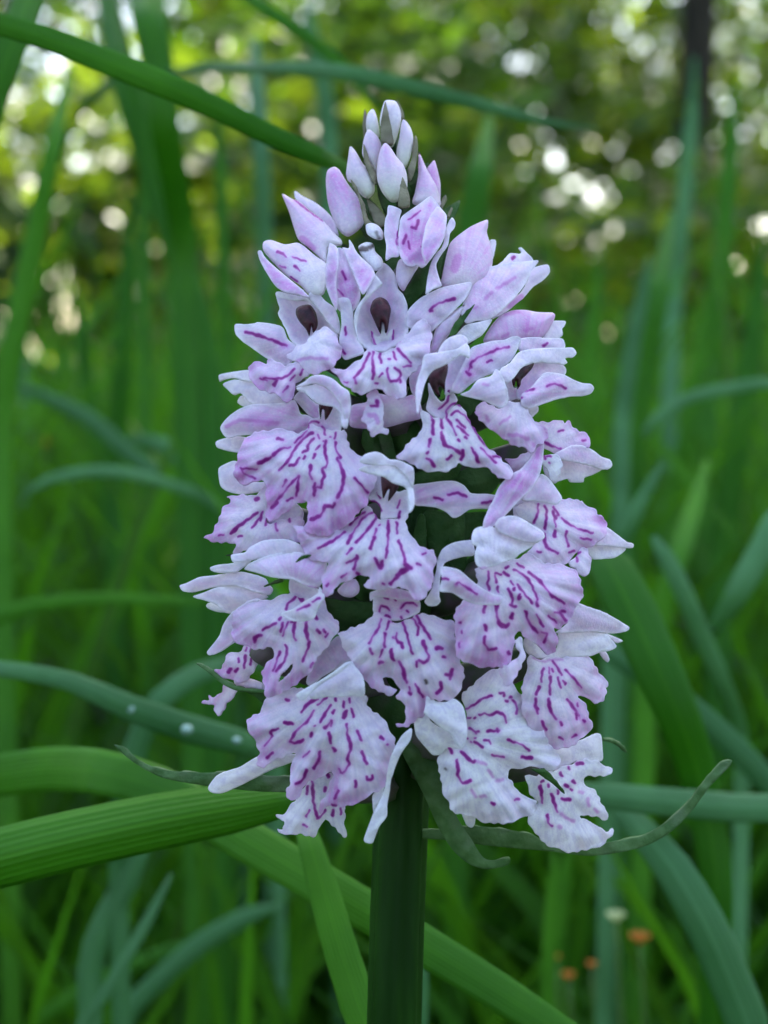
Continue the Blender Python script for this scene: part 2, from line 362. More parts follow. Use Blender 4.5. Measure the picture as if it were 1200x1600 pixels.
S B8 6.6 1.2 .3 | 130,125 180,60 280,35 350,60 410,105 480,110 560,140 630,180 645,260 640,330 625,370 580,290 530,230 460,180 380,165 260,160 180,150
F flower F 690,640
S A7 2 .8 .6 | 120,940 180,860 250,780 260,860 210,980 195,1080 185,1150 140,1100 120,1020
H A7 2.2 -.6 .35 | 475,830 600,740 690,740 660,900 580,1000 520,1100 450,1120 440,950
Y B4 2.7 -.7 .3 | 180,110 240,230 290,290 330,270 350,180 400,190 450,270 400,340 350,410 330,450 220,420 160,350 180,240
m B4 | 12 345,435 345,370 385,320 435,300 ; 8 365,180 365,250 330,310 270,355
C A7 4 0 0 w | 300,950 360,880 470,825 478,900 455,1000 452,1110 430,1060 400,1040 390,1070 412,1150 350,1090 310,1020
S A7 2.4 1.2 .45 | 640,790 700,680 800,640 900,615 1010,605 1080,575 1140,575 1165,600 1130,700 1080,790 1000,860 900,920 800,960 700,1020 620,1090 580,1110 500,1080 560,960
m A7 | 16 670,920 700,820 770,770 850,735 950,690 ; 34 940,692 1000,680 1045,675 ; 36 655,905 685,930 ; 18 850,810 890,800 ; 14 690,840 700,870
L F 3.6 1.6 .25 | 656,640 660,660 657,673 648,683 638,693 620,712 628,718 640,724 648,729 663,735 680,738 698,736 712,728 718,725 733,730 753,730 767,735 778,745 790,750 798,748 802,738 795,727 787,720 780,713 767,703 753,687 740,667 727,645 718,630 705,640 695,652 680,652 665,645
m B4 | 12 345,435 345,370 385,320 435,300 470,320 ; 13 390,410 430,375 480,390 540,440 590,510 640,600 690,670 760,730 ; 18 190,370 210,430 ; 28 215,460 220,590 ; 28 195,640 180,710 ; 14 175,760 165,770 ; 22 180,820 200,840 230,890 ; 20 295,445 305,530 ; 32 300,570 310,640 340,700 420,730 470,770 ; 26 495,740 500,790 485,825 ; 14 360,455 400,520 435,600 ; 14 440,455 515,530 ; 14 450,515 545,600 ; 20 520,620 535,630 ; 20 460,648 462,655 ; 20 390,795 350,830 ; 32 610,760 640,850 ; 12 580,720 610,770 ; 12 670,720 740,790 810,860 ; 14 780,800 850,800 ; 12 160,820 175,825
S B4 5 2 .4 | 480,220 560,180 640,80 760,45 810,-20 850,10 900,120 925,220 920,290 870,345 800,330 700,280 600,255
n B4 | 16 690,120 740,130
H A7 6.2 1.6 .3 | 260,750 400,720 560,690 650,640 685,690 675,775 600,745 520,800 440,850 350,890 300,940 270,1000 245,1090 220,1200 205,1290 190,1290 178,1180 180,1050 200,960 230,870
S A7 5.6 1.2 .35 | 380,735 420,650 480,590 560,560 620,560 665,600 660,650 600,690 500,710 430,730
F flower F 615,640
B B3 .5 0 .65 w | 50,450 190,410 300,330 500,370 650,340 710,450 710,560 560,600 420,640 300,660 180,660 40,630
L B3 4.2 1 .3 | 200,350 260,280 320,320 340,420 360,500 350,640 395,665 390,710 330,705 270,730 240,720 200,640 145,580 160,540 170,490 200,430
m B3 | 24 240,445 300,440 300,400 ; 40 295,405 300,425
n B3 | 50 220,530 280,540 300,600
F flower F 808,615
B A8 -.8 0 .6 w | 90,440 160,300 250,200 360,150 480,145 600,165 740,170 765,195 750,250 720,300 700,340 660,390 600,420 500,420 440,440 420,480 300,460 200,470
n A8 | 24 480,340 550,320 ; 28 270,400 320,370 ; 30 300,190 420,160
S A8 -1 .8 .25 | 690,300 740,250 860,250 850,300 830,320 835,380 780,420 650,420
S A8 .5 1.2 .4 | 430,420 560,400 700,410 800,410 840,420 860,480 840,520 700,530 560,530 430,530
m A8 | 20 650,480 690,460
H A8 2 -.5 .4 | 540,640 700,640 800,640 850,670 870,710 850,760 760,755 660,750 620,820 560,900 500,960 420,980 400,900 430,790 480,720
Y A8 2.3 -.7 .3 | 320,790 360,810 380,870 420,880 480,900 470,970 400,980 320,1000 300,900
C A8 3 0 0 w | 560,640 550,690 500,750 450,800 440,850 410,890 400,810 380,880 360,810 380,740 440,670
H A8 3.2 1.6 .2 | 340,640 430,540 560,510 720,500 840,500 930,500 965,550 930,590 860,600 880,640 840,660 780,650 700,650 640,640 550,648 450,690 380,780 300,840 220,780 250,700
S A8 3 1.5 .4 | 660,740 720,730 840,750 940,800 1020,830 1100,840 1130,880 1100,930 1020,955 900,960 760,990 620,1040 520,1070 450,1040 450,940 540,870 600,800
m A8 | 20 690,860 770,840 860,880 ; 22 470,910 560,890 ; 14 330,978 380,960 460,972
S A8 0 .6 .1 | 520,1060 600,1045 605,1100 540,1150
L F 3.6 1.6 .5 | 742,642 747,633 753,628 773,635 787,637 795,628 810,628 823,635 828,648 837,658 848,665 858,680 850,692 840,694 833,707 827,707 820,700 815,697 800,696 790,688 780,680 765,670 752,658
n B4 | 26 715,420 740,460 ; 20 850,490 940,430 ; 32 930,600 1020,600 1110,640 ; 20 1160,680 1165,700
F flower F 845,700
L B5 .6 1.4 .5 | 300,240 430,240 520,220 600,220 615,250 650,225 700,280 750,320 820,350 855,390 845,470 760,470 680,480 600,520 560,540 480,520 420,490 360,420 320,320
m B5 | 14 390,405 440,430 ; 24 440,430 500,465 575,485 ; 10 555,325 600,310 ; 12 780,412 810,405
S B5 -.5 1 .25 | 570,590 700,600 840,640 960,680 880,730 800,760 790,800 720,805 660,800 640,770 560,790 520,810 440,740 420,640
S B5 1.2 1.6 .4 | 520,540 600,490 680,455 780,455 880,500 960,560 1040,590 1060,640 1030,675 950,680 820,640 680,610 580,600
L B5 2.2 1 .05 | 400,560 480,530 550,550 590,620 580,720 530,790 490,770 440,690 400,610
m B5 | 14 420,540 435,580 ; 10 465,620 475,625 ; 10 450,560 480,555
L B5 0 .8 .55 | 60,590 180,560 290,510 340,560 300,650 250,700 150,740 120,720 100,650
S F 4.2 1.4 .95 | 846,688 850,697 848,720 843,742 832,762 812,782 795,800 772,822 756,830 756,812 770,782 780,760 797,742 813,733 825,720 835,703
n F | 5 812,742 801,760 ; 4 838,715 842,700
F flower F 825,800
Y C1 0.8 -.7 .2 | 40,260 240,250 300,330 240,470 120,460 20,410
L C1 1.5 1.5 .4 | 90,280 240,260 400,290 460,240 520,230 600,245 640,270 660,260 720,300 780,340 800,380 870,420 895,490 870,580 800,660 700,700 660,745 600,745 560,800 500,845 400,858 300,833 200,785 140,745 200,680 270,600 250,540 170,470 90,420 40,380 40,310
m C1 | 20 245,285 240,370 205,460 ; 18 305,305 325,360 310,520 ; 28 300,570 310,660 350,710 ; 20 350,710 430,745 ; 14 385,350 400,430 410,500 ; 28 405,540 400,590 ; 26 415,395 410,420 ; 10 385,310 440,390 ; 18 465,420 560,490 660,530 760,560 ; 22 510,545 505,600 530,680 ; 12 530,740 580,725 ; 12 235,730 270,740 ; 8 640,605 740,620
S C1 0 .8 .15 | 640,660 780,660 950,680 1065,700 1040,740 960,790 860,800 760,800 690,740
S C1 1 1.4 .4 | 780,560 870,500 920,520 1000,580 1080,640 1140,660 1135,695 1090,700 1000,695 850,680 700,670 640,630
L C1 2.2 1 .2 | 540,840 620,740 680,690 740,780 745,850 720,920 680,965 630,960 600,900
m C1 | 28 598,760 610,820 ; 10 590,750 640,740
H C1 3 1.6 .45 | 90,240 190,100 270,5 340,40 410,130 470,230 420,290 300,275 180,255
F flower F 770,890
S C2 2.2 1.2 .15 | 470,325 485,390 495,440 470,472 380,480 270,510 200,550 170,660 160,750 160,850 170,900 130,940 60,940 20,900 60,830 90,770 130,600 140,510 180,420 240,370 340,335
L F 3 2.2 .55 | 743,890 745,912 735,930 723,938 712,955 709,965 712,987 711,1005 713,1022 723,1033 740,1040 763,1043 782,1043 795,1036 802,1020 803,1003 806,990 812,988 823,998 840,1007 847,1017 857,1022 866,1019 872,1007 870,993 866,982 875,983 888,970 900,952 906,937 912,930 907,905 897,890 883,882 867,882 850,878 835,868 820,866 808,872 795,876 775,880 760,886
m C7 | 20 440,75 440,150 430,200 450,250 ; 16 500,110 515,180 ; 12 500,95 560,105 ; 22 525,225 530,270 ; 18 620,235 650,290 665,350 660,400 ; 26 650,395 690,405 ; 32 665,470 655,510 ; 40 515,400 520,500 550,570 600,595 630,570 ; 36 405,400 390,460 ; 18 710,200 780,290 850,370 ; 16 680,60 770,110 830,180 870,270 900,340 ; 34 895,340 895,395 ; 28 820,90 900,150 980,240 1040,310 ; 16 1040,310 1150,375 ; 12 710,5 770,45 ; 14 580,85 630,120 ; 24 680,238 682,248 ; 18 730,290 720,340 745,315 ; 28 790,455 815,550 900,650 ; 18 890,480 950,590 ; 24 940,650 985,660 960,740 ; 34 410,590 420,630 ; 22 405,690 400,740 440,810 510,800 ; 34 628,830 632,845 ; 22 170,555 180,555 ; 12 190,630 190,650 ; 16 165,755 168,790 ; 28 1060,465 1150,450 ; 22 1110,470 1165,540 ; 18 600,45 620,30 ; 8 650,170 670,200 ; 8 1000,490 1080,560
L C7 4.6 1 .25 | 690,740 735,690 770,760 785,850 760,940 740,1000 700,1060 650,1130 600,1150 570,1120 550,985 630,935 720,880 740,830 700,790
S C2 5.2 1.4 .55 | 165,580 250,580 350,610 450,690 540,760 640,820 740,850 752,880 720,930 600,930 480,920 380,880 280,820 160,800 180,690
m C2 | 18 180,682 240,690 ; 18 320,735 345,722 420,770 510,830
n C2 | 40 310,740 320,745
H C2 5 3 .15 | 460,290 490,220 560,195 660,200 760,250 860,300 980,345 1070,345 1000,400 920,450 860,500 780,520 700,560 620,580 560,600 500,540 490,450 510,380 470,370
n C2 | 14 540,590 610,585
S C2 5.4 2 .4 | 680,200 720,120 800,95 900,105 1000,160 1080,210 1135,250 1145,300 1080,345 980,350 900,325 800,285 720,245
S C8 .5 1.5 .45 | 420,470 510,390 550,290 620,200 720,230 840,270 940,320 1040,380 1100,420 1080,455 1000,475 880,480 740,470 600,475
F flower F 850,1020
H C8 -.2 2.4 .1 | 110,570 130,520 240,570 300,640 360,660 420,620 440,470 560,470 700,465 860,475 920,520 980,600 920,640 820,660 740,690 600,700 450,710 300,720 200,700 130,650
S C8 -2 .5 .4 | 890,485 990,520 1040,550 980,570 920,530
S C8 -2 .5 .5 | 815,645 880,650 915,720 895,750 850,710
L D7 .8 2 .4 | 230,150 340,180 400,170 530,160 660,140 780,140 830,230 880,310 960,380 960,430 930,450 950,500 920,570 860,590 800,570 740,530 680,530 720,570 770,640 790,740 820,820 780,870 700,930 620,1000 520,1022 420,1000 340,930 250,850 180,750 150,620 150,480 170,380 200,250
m D7 | 18 360,265 340,310 335,390 ; 22 315,440 285,510 ; 22 285,550 280,620 300,690 ; 36 285,610 295,640 ; 14 405,260 410,310 ; 20 420,345 415,510 ; 28 405,550 410,620 440,700 475,740 ; 14 490,350 515,450 ; 14 440,195 500,280 525,330 ; 16 540,380 560,410 ; 14 560,280 640,360 710,450 ; 26 580,560 640,640 690,710 ; 16 660,690 670,740 ; 14 670,590 680,620 ; 26 730,752 740,760 ; 28 345,770 375,840 ; 16 510,770 530,800 ; 16 620,910 660,890 ; 14 500,910 540,930 ; 8 430,270 450,300
n D7 | 12 260,160 350,200 440,185 530,185
F flower F 720,1150
L F 1.6 1.4 .12 | 728,1107 720,1093 725,1083 740,1068 757,1053 772,1045 790,1044 800,1065 808,1080 822,1090 835,1110 845,1135 858,1160 872,1180 876,1195 862,1204 845,1203 835,1198 818,1200 800,1202 793,1213 802,1225 812,1238 822,1244 832,1250 840,1254 838,1267 827,1275 810,1280 800,1285 783,1287 767,1287 750,1282 737,1277 720,1272 705,1267 700,1253 695,1243 690,1230 687,1207 683,1190 685,1180 700,1168 712,1164 724,1158 728,1135
m D5 | 18 580,410 660,370 740,310 830,285 ; 26 800,290 830,285 ; 14 595,490 630,490 ; 12 668,490 676,490 ; 24 715,460 770,450 810,465 880,440 940,460 965,530 ; 18 910,260 945,255 940,285 ; 26 1005,300 1015,300 ; 24 965,330 978,332 ; 22 1030,330 1065,380 1060,450 ; 18 790,610 850,615 900,605 ; 34 880,592 885,612 ; 18 620,590 680,620 705,618 ; 20 680,625 684,635 ; 16 760,705 800,700 820,735 ; 18 670,715 750,765 ; 12 600,680 605,682 ; 12 665,680 678,680 ; 12 632,712 640,720 ; 28 840,840 940,860 ; 18 985,695 1050,720 ; 12 1050,720 1130,750 1180,800 ; 30 1110,860 1200,862 ; 20 435,775 460,820 ; 24 545,805 590,850 650,910 670,890 ; 26 500,885 515,960 515,1040 560,1100 630,1080
n D5 | 28 690,895 770,925 ; 24 800,980 840,1040 ; 30 880,1080 930,1070
n D6 | 24 460,690 500,750 ; 26 545,745 590,745
m D6 | 30 655,808 668,812 ; 34 870,778 900,772
d D6 | 20 215,488 222,492
S D6 -.5 .5 .1 | 370,890 490,920 490,1010 460,1040 410,1010
S D5 2.6 1.2 .05 | 100,510 130,450 210,430 260,520 360,590 440,610 520,730 550,785 420,765 360,830 280,840 220,780 150,700 115,640
H D5 3.8 2 .06 | 230,260 300,330 400,340 480,310 560,380 590,500 600,640 580,740 540,780 500,740 440,640 370,600 300,540 200,450 210,370
S D4 4.4 .8 .05 | 1215,-10 1210,80 1120,220 1050,400 1030,520 1010,640 1005,740 940,830 890,960 860,972 820,960 810,930 850,820 890,720 930,640 990,490 1010,360 1060,180 1130,60
S D4 3 .5 .1 | 885,560 940,510 985,490 940,620 900,725 885,640
F flower F 850,1190
S D8 -1.5 1 .1 | 260,120 500,110 700,40 840,-20 895,-10 910,120 905,230 780,250 640,250 560,300 430,325 380,230
L D8 0 1.6 .08 | 190,370 300,370 420,330 490,310 600,270 700,225 800,230 890,240 940,280 990,310 980,360 920,380 840,380 760,370 730,400 750,450 820,500 870,560 920,660 960,730 950,780 910,790 850,760 760,740 700,750 780,800 860,840 940,890 1000,870 1015,900 960,970 940,1010 840,1045 720,1080 600,1090 480,1060 390,1020 300,940 240,860 220,760 290,680 300,610 230,560 210,470
m D8 | 26 325,470 340,560 340,630 ; 24 430,540 460,640 485,710 ; 28 395,745 400,820 435,840 ; 30 530,592 600,597 ; 22 488,510 490,540 ; 28 515,345 525,372 ; 26 635,425 645,440 ; 22 560,460 580,475 ; 14 610,495 625,505 ; 26 670,260 720,252 ; 18 595,295 597,310 ; 16 335,432 355,420 ; 12 398,455 402,475
n D8 | 40 500,850 515,860 ; 26 520,730 570,770 640,800 ; 30 690,525 720,530 ; 28 770,590 780,650 ; 28 840,690 860,710
K D8 3.4 .3 0 g | 260,310 400,335 470,420 540,500 555,542 530,530 430,440 330,370
K D7 -2 .3 0 p | 880,910 1000,940 1090,980 1140,1040 1120,1055 1060,1000 980,960 880,940
F flower F 630,950
S C5 2.4 1.2 .6 | 410,395 500,370 620,350 760,380 840,440 870,480 700,470 560,440 460,440 415,475
Y C5 1.5 -.7 .35 | 450,430 560,420 700,450 860,460 870,580 720,650 600,660 480,620 440,560
m C5 | 12 505,530 500,570 ; 14 510,525 560,530 590,560 ; 16 700,540 740,495 800,490 845,515 ; 16 625,430 650,465 ; 12 545,440 575,455 ; 22 555,612 595,622 ; 20 702,625 708,635 ; 18 757,572 763,578
L F 2.4 2 .4 | 585,955 583,964 573,970 552,980 537,987 527,990 532,1000 540,1018 548,1033 560,1052 573,1067 590,1080 603,1086 613,1086 621,1078 612,1074 600,1068 597,1061 606,1057 616,1066 627,1077 618,1087 623,1095 632,1099 634,1110 633,1123 630,1131 620,1133 628,1136 640,1135 652,1123 660,1120 667,1108 672,1092 690,1096 708,1092 720,1077 725,1060 723,1043 718,1027 712,1002 711,977 703,969 685,965 657,958 648,962 635,970 620,972 605,966
m C5 | 12 505,530 500,570 ; 14 510,525 560,530 590,560 ; 26 555,612 595,622 ; 22 620,660 650,655 ; 24 702,625 708,635 ; 20 757,572 763,578 ; 16 728,597 734,604 ; 22 515,645 490,720 440,800 400,870 ; 46 408,925 425,965 ; 16 585,665 565,740 ; 28 550,780 545,900 ; 12 525,930 505,1000 ; 46 500,1050 530,1050 ; 26 610,925 610,990 635,1035 ; 30 675,1040 720,1110 740,1200 ; 20 660,770 655,830 670,860 710,870 710,910 ; 16 628,815 634,825 ; 18 715,665 745,760 780,880 805,970 ; 16 765,620 820,650 860,720 855,790 ; 16 840,600 880,680 ; 28 880,680 930,760 980,830 ; 30 905,850 940,950 960,1000 920,1050 870,1030 ; 10 845,1040 845,1090 ; 50 1040,915 1080,915 ; 20 1095,995 1115,1005 ; 16 700,540 740,495 800,490 845,515
m C6 | 36 880,520 860,610 ; 26 815,560 870,570 ; 34 420,560 450,640 ; 32 480,735 492,742 ; 10 480,680 482,720 ; 20 535,650 570,720 605,770 ; 32 770,640 780,690 740,740
d C6 | 18 630,620 636,645
n C5 | 14 540,435 580,450 ; 18 625,430 650,465
F flower F 460,925
S C3 -2.2 .8 .05 | 310,580 340,550 420,575 500,610 560,640 430,640 340,610
S C3 -1.2 1.4 .35 | 65,390 130,365 250,310 380,295 480,280 640,260 740,280 860,320 900,380 940,430 900,480 760,450 600,400 400,405 260,440 170,455 90,440
S C3 -1.6 1.4 .3 | 190,490 300,450 400,410 560,385 700,400 820,450 890,500 820,540 700,570 620,610 560,650 480,640 400,570 300,530 220,510
Y C4 1.1 -.7 .25 | 440,150 520,170 620,220 700,240 720,300 640,340 560,360 480,330 430,250
S C3 1.6 1.2 .45 | 320,1010 400,910 440,850 470,760 530,670 640,580 760,520 820,530 720,570 630,650 590,740 580,830 600,900 540,950 470,1000 400,1030 340,1045
L F 2 2 .55 | 450,927 437,932 420,937 402,936 387,940 373,948 364,963 362,980 362,994 368,1003 383,1010 400,1014 413,1014 425,1012 428,1018 427,1028 417,1035 410,1047 411,1063 412,1075 415,1087 425,1089 442,1082 458,1072 475,1060 488,1045 497,1027 513,1007 525,993 529,977 525,968 513,955 508,943 503,930 485,935 465,932
o D1 | 810,515 830,445 880,400 945,340 935,400 860,485
m C4 | 16 510,280 490,320 420,380 405,430 ; 36 535,325 548,340 ; 26 355,510 338,528 ; 24 370,560 350,640 ; 10 420,550 370,680 ; 26 310,565 190,620 ; 40 170,670 115,700 105,740 ; 26 490,555 470,650 490,720 ; 30 590,545 590,650 620,740 ; 20 620,740 600,820 555,920 ; 26 675,500 685,520 ; 40 690,630 715,650 ; 32 755,620 768,640 ; 14 790,660 770,690 ; 24 400,770 410,830 380,920 310,1010 ; 18 345,830 310,930 280,1010 ; 14 445,552 465,552 ; 10 655,930 625,980
d C4 | 20 440,205 470,165 ; 22 500,175 502,190 ; 12 620,285 622,300
S C4 4.8 1 .2 | 350,475 460,430 560,370 640,320 700,280 720,225 765,310 730,380 690,460 660,520 580,545 480,545 410,520
m C4 | 18 510,440 570,410 620,395 ; 10 650,360 720,325
K C4 1 .4 0 g | 190,215 280,170 360,145 375,175 280,200 200,225
S B6 -.5 1 .3 | 110,1000 180,975 320,960 420,930 490,940 430,990 360,1040 270,1055 180,1050 120,1030
H B6 3.4 2.6 .5 | 430,1010 480,960 620,900 780,860 920,855 1000,870 1100,920 1200,950 1200,1060 1165,1140 1110,1195 1000,1165 880,1115 700,1095 560,1055 450,1025
n B6 | 10 960,1165 1120,1195
S B6 3 1.6 .35 | 310,880 430,860 480,810 600,750 720,735 850,740 960,790 1020,880 900,875 760,885 600,915 480,940 400,950 320,945
K B6 6.4 .2 0 g | 910,955 970,890 1050,880 990,920
F flower F 420,800
Y B6 -0.2 -.7 .3 | 580,440 700,400 900,400 980,480 960,620 900,700 700,720 600,640 540,540
L B6 .2 1.2 .55 | 270,330 400,320 520,320 640,240 650,360 640,560 720,580 900,520 990,560 960,640 940,690 980,770 850,750 700,745 560,790 440,850 330,870 350,785 280,775 200,765 100,750 45,730 60,705 130,690 150,620 200,520 240,430 280,400 290,370 260,340
m B6 | 22 550,490 450,560 380,610 ; 34 380,610 310,680 ; 16 600,480 580,560 ; 10 590,520 500,630 ; 22 640,550 630,600 ; 26 730,540 720,600 740,650 ; 20 820,480 860,570 ; 34 540,360 555,362 ; 12 190,700 240,695 ; 8 370,710 410,705
K B6 -1 .2 0 g | 250,890 300,870 320,880 300,895
F flower F 540,1070
H C4 0 1.6 .55 | 590,1120 620,1010 690,880 770,790 870,690 920,690 980,780 1020,900 980,930 860,1000 740,1070 640,1150
H D2 3.6 2.4 .15 | 680,250 800,150 950,50 1060,-40 1120,20 1180,100 1200,200 1190,285 1080,285 960,295 840,295 740,315 690,305
S D2 4.6 .8 .03 | 553,277 640,215 760,150 900,60 1020,-30 1065,-25 960,70 800,170 700,255 625,332
L F 1.8 1.8 .4 | 415,1090 412,1103 405,1113 395,1117 387,1125 386,1133 390,1147 400,1160 405,1177 401,1185 402,1195 412,1201 418,1195 432,1187 450,1179 460,1178 458,1190 453,1203 453,1220 451,1230 447,1236 449,1246 455,1253 466,1245 480,1224 497,1216 515,1208 519,1213 512,1235 499,1257 501,1271 510,1263 524,1257 537,1261 559,1255 576,1244 596,1233 605,1219 612,1188 617,1162 613,1147 605,1132 593,1118 580,1108 573,1100 571,1088 540,1082 500,1084 470,1076 440,1078
m D3 | 18 365,180 320,215 280,250 ; 24 280,190 190,235 130,310 ; 26 240,300 190,390 140,440 80,490 20,590 ; 22 20,595 80,605 140,575 ; 18 400,250 360,310 300,410 ; 22 432,298 420,322 ; 16 445,190 445,210 ; 16 525,220 520,270 ; 30 545,310 520,370 ; 10 580,190 575,230 ; 14 595,280 615,360 ; 26 415,395 340,470 ; 20 410,400 402,450 ; 12 245,447 255,443 ; 22 225,515 210,545 ; 24 385,510 400,610 ; 38 420,655 440,678 ; 26 550,430 560,540 590,640 560,750 570,810 510,890 480,850 ; 28 650,495 690,580 ; 28 690,690 740,800 ; 20 790,910 790,940 745,950 735,920 ; 26 870,553 892,568 ; 12 930,618 938,622 ; 28 635,965 635,1020 ; 24 470,1050 440,1120 ; 26 415,1188 445,1192 ; 22 195,690 140,740 ; 32 300,690 290,770 ; 24 290,770 245,840 ; 20 175,860 130,960 70,985
m D2 | 32 470,318 490,322 ; 30 445,530 520,545 ; 20 390,590 320,620 330,660 265,750 ; 28 340,820 285,860
F flower D4 450,420
L D4 -.6 1.4 .12 | 330,430 440,400 520,370 580,420 600,600 640,640 650,760 655,912 630,912 560,840 480,760 440,840 380,910 260,895 160,895 80,870 70,840 120,850 130,780 70,760 60,730 130,720 200,620 280,540
m D4 | 22 370,430 380,600 410,740 ; 14 410,760 460,720 480,680 ; 20 330,480 325,550 ; 26 345,690 320,740 ; 14 290,810 330,830 ; 26 500,385 510,405 ; 26 485,495 475,525 ; 24 540,640 570,650 ; 26 552,685 545,730 ; 10 615,670 615,720
S E7 -1.2 .6 .1 | 365,495 400,450 480,420 550,380 620,375 690,375 680,400 600,430 540,460 480,490 420,515 380,515
F flower F 395,1010
L D1 -2 .8 .4 | 510,160 570,170 640,180 640,280 600,380 540,480 500,510 420,510 300,480 210,410 270,380 320,280 370,240 450,220
m D1 | 18 510,190 505,220 ; 24 560,200 560,240 ; 18 500,270 490,380 ; 12 440,290 435,330 ; 12 555,290 550,350 ; 36 345,420 360,395 ; 22 410,410 425,395
L D1 -2.6 .6 .35 | 300,540 440,580 400,640 330,710 300,790 245,830 210,780 215,730 130,730 90,710 160,680 160,640 210,650 280,610
B D1 -2.6 0 .3 w | 400,490 540,480 670,530 680,610 560,590 420,560
K D1 -1.2 .3 0 g | 500,600 620,610 700,640 670,710 600,660
K D1 -.8 .3 0 p | 40,340 100,350 180,400 280,480 400,550 500,580 680,585 690,620 520,610 400,590 280,530 160,430 60,360
K E7 1.2 .6 0 q | 20,338 60,350 120,400 200,430 320,440 440,440 560,450 700,460 700,510 560,510 450,500 330,485 200,460 110,415 50,370
K E8 5 .8 0 q | 60,330 100,290 190,330 210,460 245,550 290,620 340,690 420,690 415,710 350,725 290,710 230,660 180,580 130,470
K E8 1.2 .6 0 q | 40,600 200,590 300,580 400,590 500,610 560,645 640,645 740,635 860,615 950,565 1020,500 1080,420 1130,370 1165,360 1155,382 1090,450 1030,530 960,600 880,645 780,670 680,680 560,665 440,655 300,640 180,625 40,622
F inner F 620,760
K B8 -2 .8 0 g | 690,620 720,615 750,660 755,960 680,960 630,860 660,700
K B8 -3 .8 0 g | 930,920 960,780 1000,680 1110,590 1120,900 1080,1000 960,1000
K B3 -2 .8 0 g | 310,700 400,640 470,900 480,1000 400,1000 340,860
K B3 -3 .8 0 g | 180,640 320,660 340,960 240,960 150,800
K B3 -3.5 .8 0 g | 420,640 720,560 740,700 600,900 480,960
K B4 -2.5 .8 0 g | 60,960 260,900 480,850 440,1000 260,1050 80,1100
K B4 -3 .8 0 g | 400,1010 560,900 800,900 860,1000 760,1150 560,1160
K C2 -3 .8 0 g | 40,40 280,100 240,320 150,480 60,420 20,200
K C2 -4 .8 0 g | 200,320 300,100 600,60 620,200 460,260 420,500 480,640 400,700 250,560
K C5 -3 .8 0 g | 0,490 240,480 440,500 420,620 240,720 60,760
K C6 -3 .8 0 g | 40,800 340,760 480,860 460,1060 380,1160 300,1160 180,960
K B4 -2 .8 0 g | 440,240 680,270 640,340 540,420
K C4 -3 .8 0 g | 740,320 1200,420 1160,560 900,660 760,480
K A6 -2.5 .8 0 g | 60,900 380,920 360,1040 200,1080 80,1060
"""
M_PETAL = petal_material()
M_BRACT = {'b': bract_material('bud_bract', (.17, .15, .095), (.25, .225, .15), (.20, .14, .15)),
           'g': bract_material('green_bract', (.022, .070, .012), (.045, .105, .024), (.06, .07, .04)),
           'p': bract_material('pale_bract', (.055, .125, .035), (.11, .20, .075), (.14, .19, .11))}
M_BRACT['q'] = M_BRACT['p']
M_COLUMN = simple_material('pollen_case', (.012, .002, .005), (.055, .008, .016), 1500, .5, .25)
M_OVARY = simple_material('ovary', (.06, .10, .035), (.13, .09, .11), 400, .5, .35, .1)
M_STEM = simple_material('orchid_stem', (.004, .024, .001), (.014, .055, .004), 300, .5, .12, .05, .00015, (1, 1, .08))

# ------------------------------------------------------------------ the ground
def ground():
    n = 60; size = 160.0
    xs = np.sign(np.linspace(-1, 1, n)) * np.abs(np.linspace(-1, 1, n)) ** 2.6 * size
    X, Y = np.meshgrid(xs, xs + 0)
    Z = .02 * np.sin(X * 1.3) * np.cos(Y * 1.1) * np.clip(np.hypot(X, Y) / 2, 0, 1) + .15 * np.sin(X * .11 + 1) * np.sin(Y * .13) * np.clip(np.hypot(X, Y) / 20, 0, 1)
    V = np.stack([X.ravel(), Y.ravel(), Z.ravel()], 1)
    i = np.arange(n * n).reshape(n, n)
    Fc = np.stack([i[:-1, :-1].ravel(), i[:-1, 1:].ravel(), i[1:, 1:].ravel(), i[1:, :-1].ravel()], 1)
    m, nt, out = new_mat('meadow_ground')
    c = mixcol(nt, ramp(nt, noise(nt, 9, 6), .35, .65), (.020, .045, .010), (.050, .085, .022))
    c = mixcol(nt, math_n(nt, 'MULTIPLY', ramp(nt, noise(nt, 42, 5), .5, .7), .6), c, (.045, .032, .018))
    p = N(nt, 'ShaderNodeBsdfPrincipled'); p.inputs['Roughness'].default_value = .9
    b = N(nt, 'ShaderNodeBump'); b.inputs['Distance'].default_value = .02
    nt.links.new(noise(nt, 70, 5), b.inputs['Height']); nt.links.new(b.outputs[0], p.inputs['Normal'])
    nt.links.new(c, p.inputs['Base Color']); nt.links.new(p.outputs[0], out.inputs[0])
    o = mesh_obj('ground', V, Fc, m); o['kind'] = 'structure'
ground()

# ------------------------------------------------------------------ the orchid
TILE = {'A1': (520, 140), 'A2': (390, 280), 'A3': (550, 290), 'A4': (670, 320), 'A5': (340, 440), 'A6': (510, 400),
        'A7': (620, 430), 'A8': (740, 460), 'B1': (320, 570), 'B2': (400, 590), 'B3': (540, 560), 'B4': (640, 580),
        'B5': (780, 620), 'B6': (310, 720), 'B7': (430, 690), 'B8': (540, 700), 'C1': (800, 740), 'C2': (660, 790),
        'C3': (270, 850), 'C4': (380, 880), 'C5': (510, 860), 'C6': (560, 960), 'C7': (690, 880), 'C8': (800, 910),
        'D1': (300, 980), 'D2': (370, 1040), 'D3': (450, 1060), 'D4': (420, 1140), 'D5': (630, 1040), 'D6': (660, 1120),
        'D7': (790, 1000), 'D8': (790, 1150), 'R1': (330, 140), 'E7': (170, 1020), 'E8': (600, 1020), 'F': (0, 0)}
TS = {'D4': 1200 / 220, 'R1': 3.0, 'E7': 1200 / 510, 'E8': 1200 / 560, 'F': 1.0}
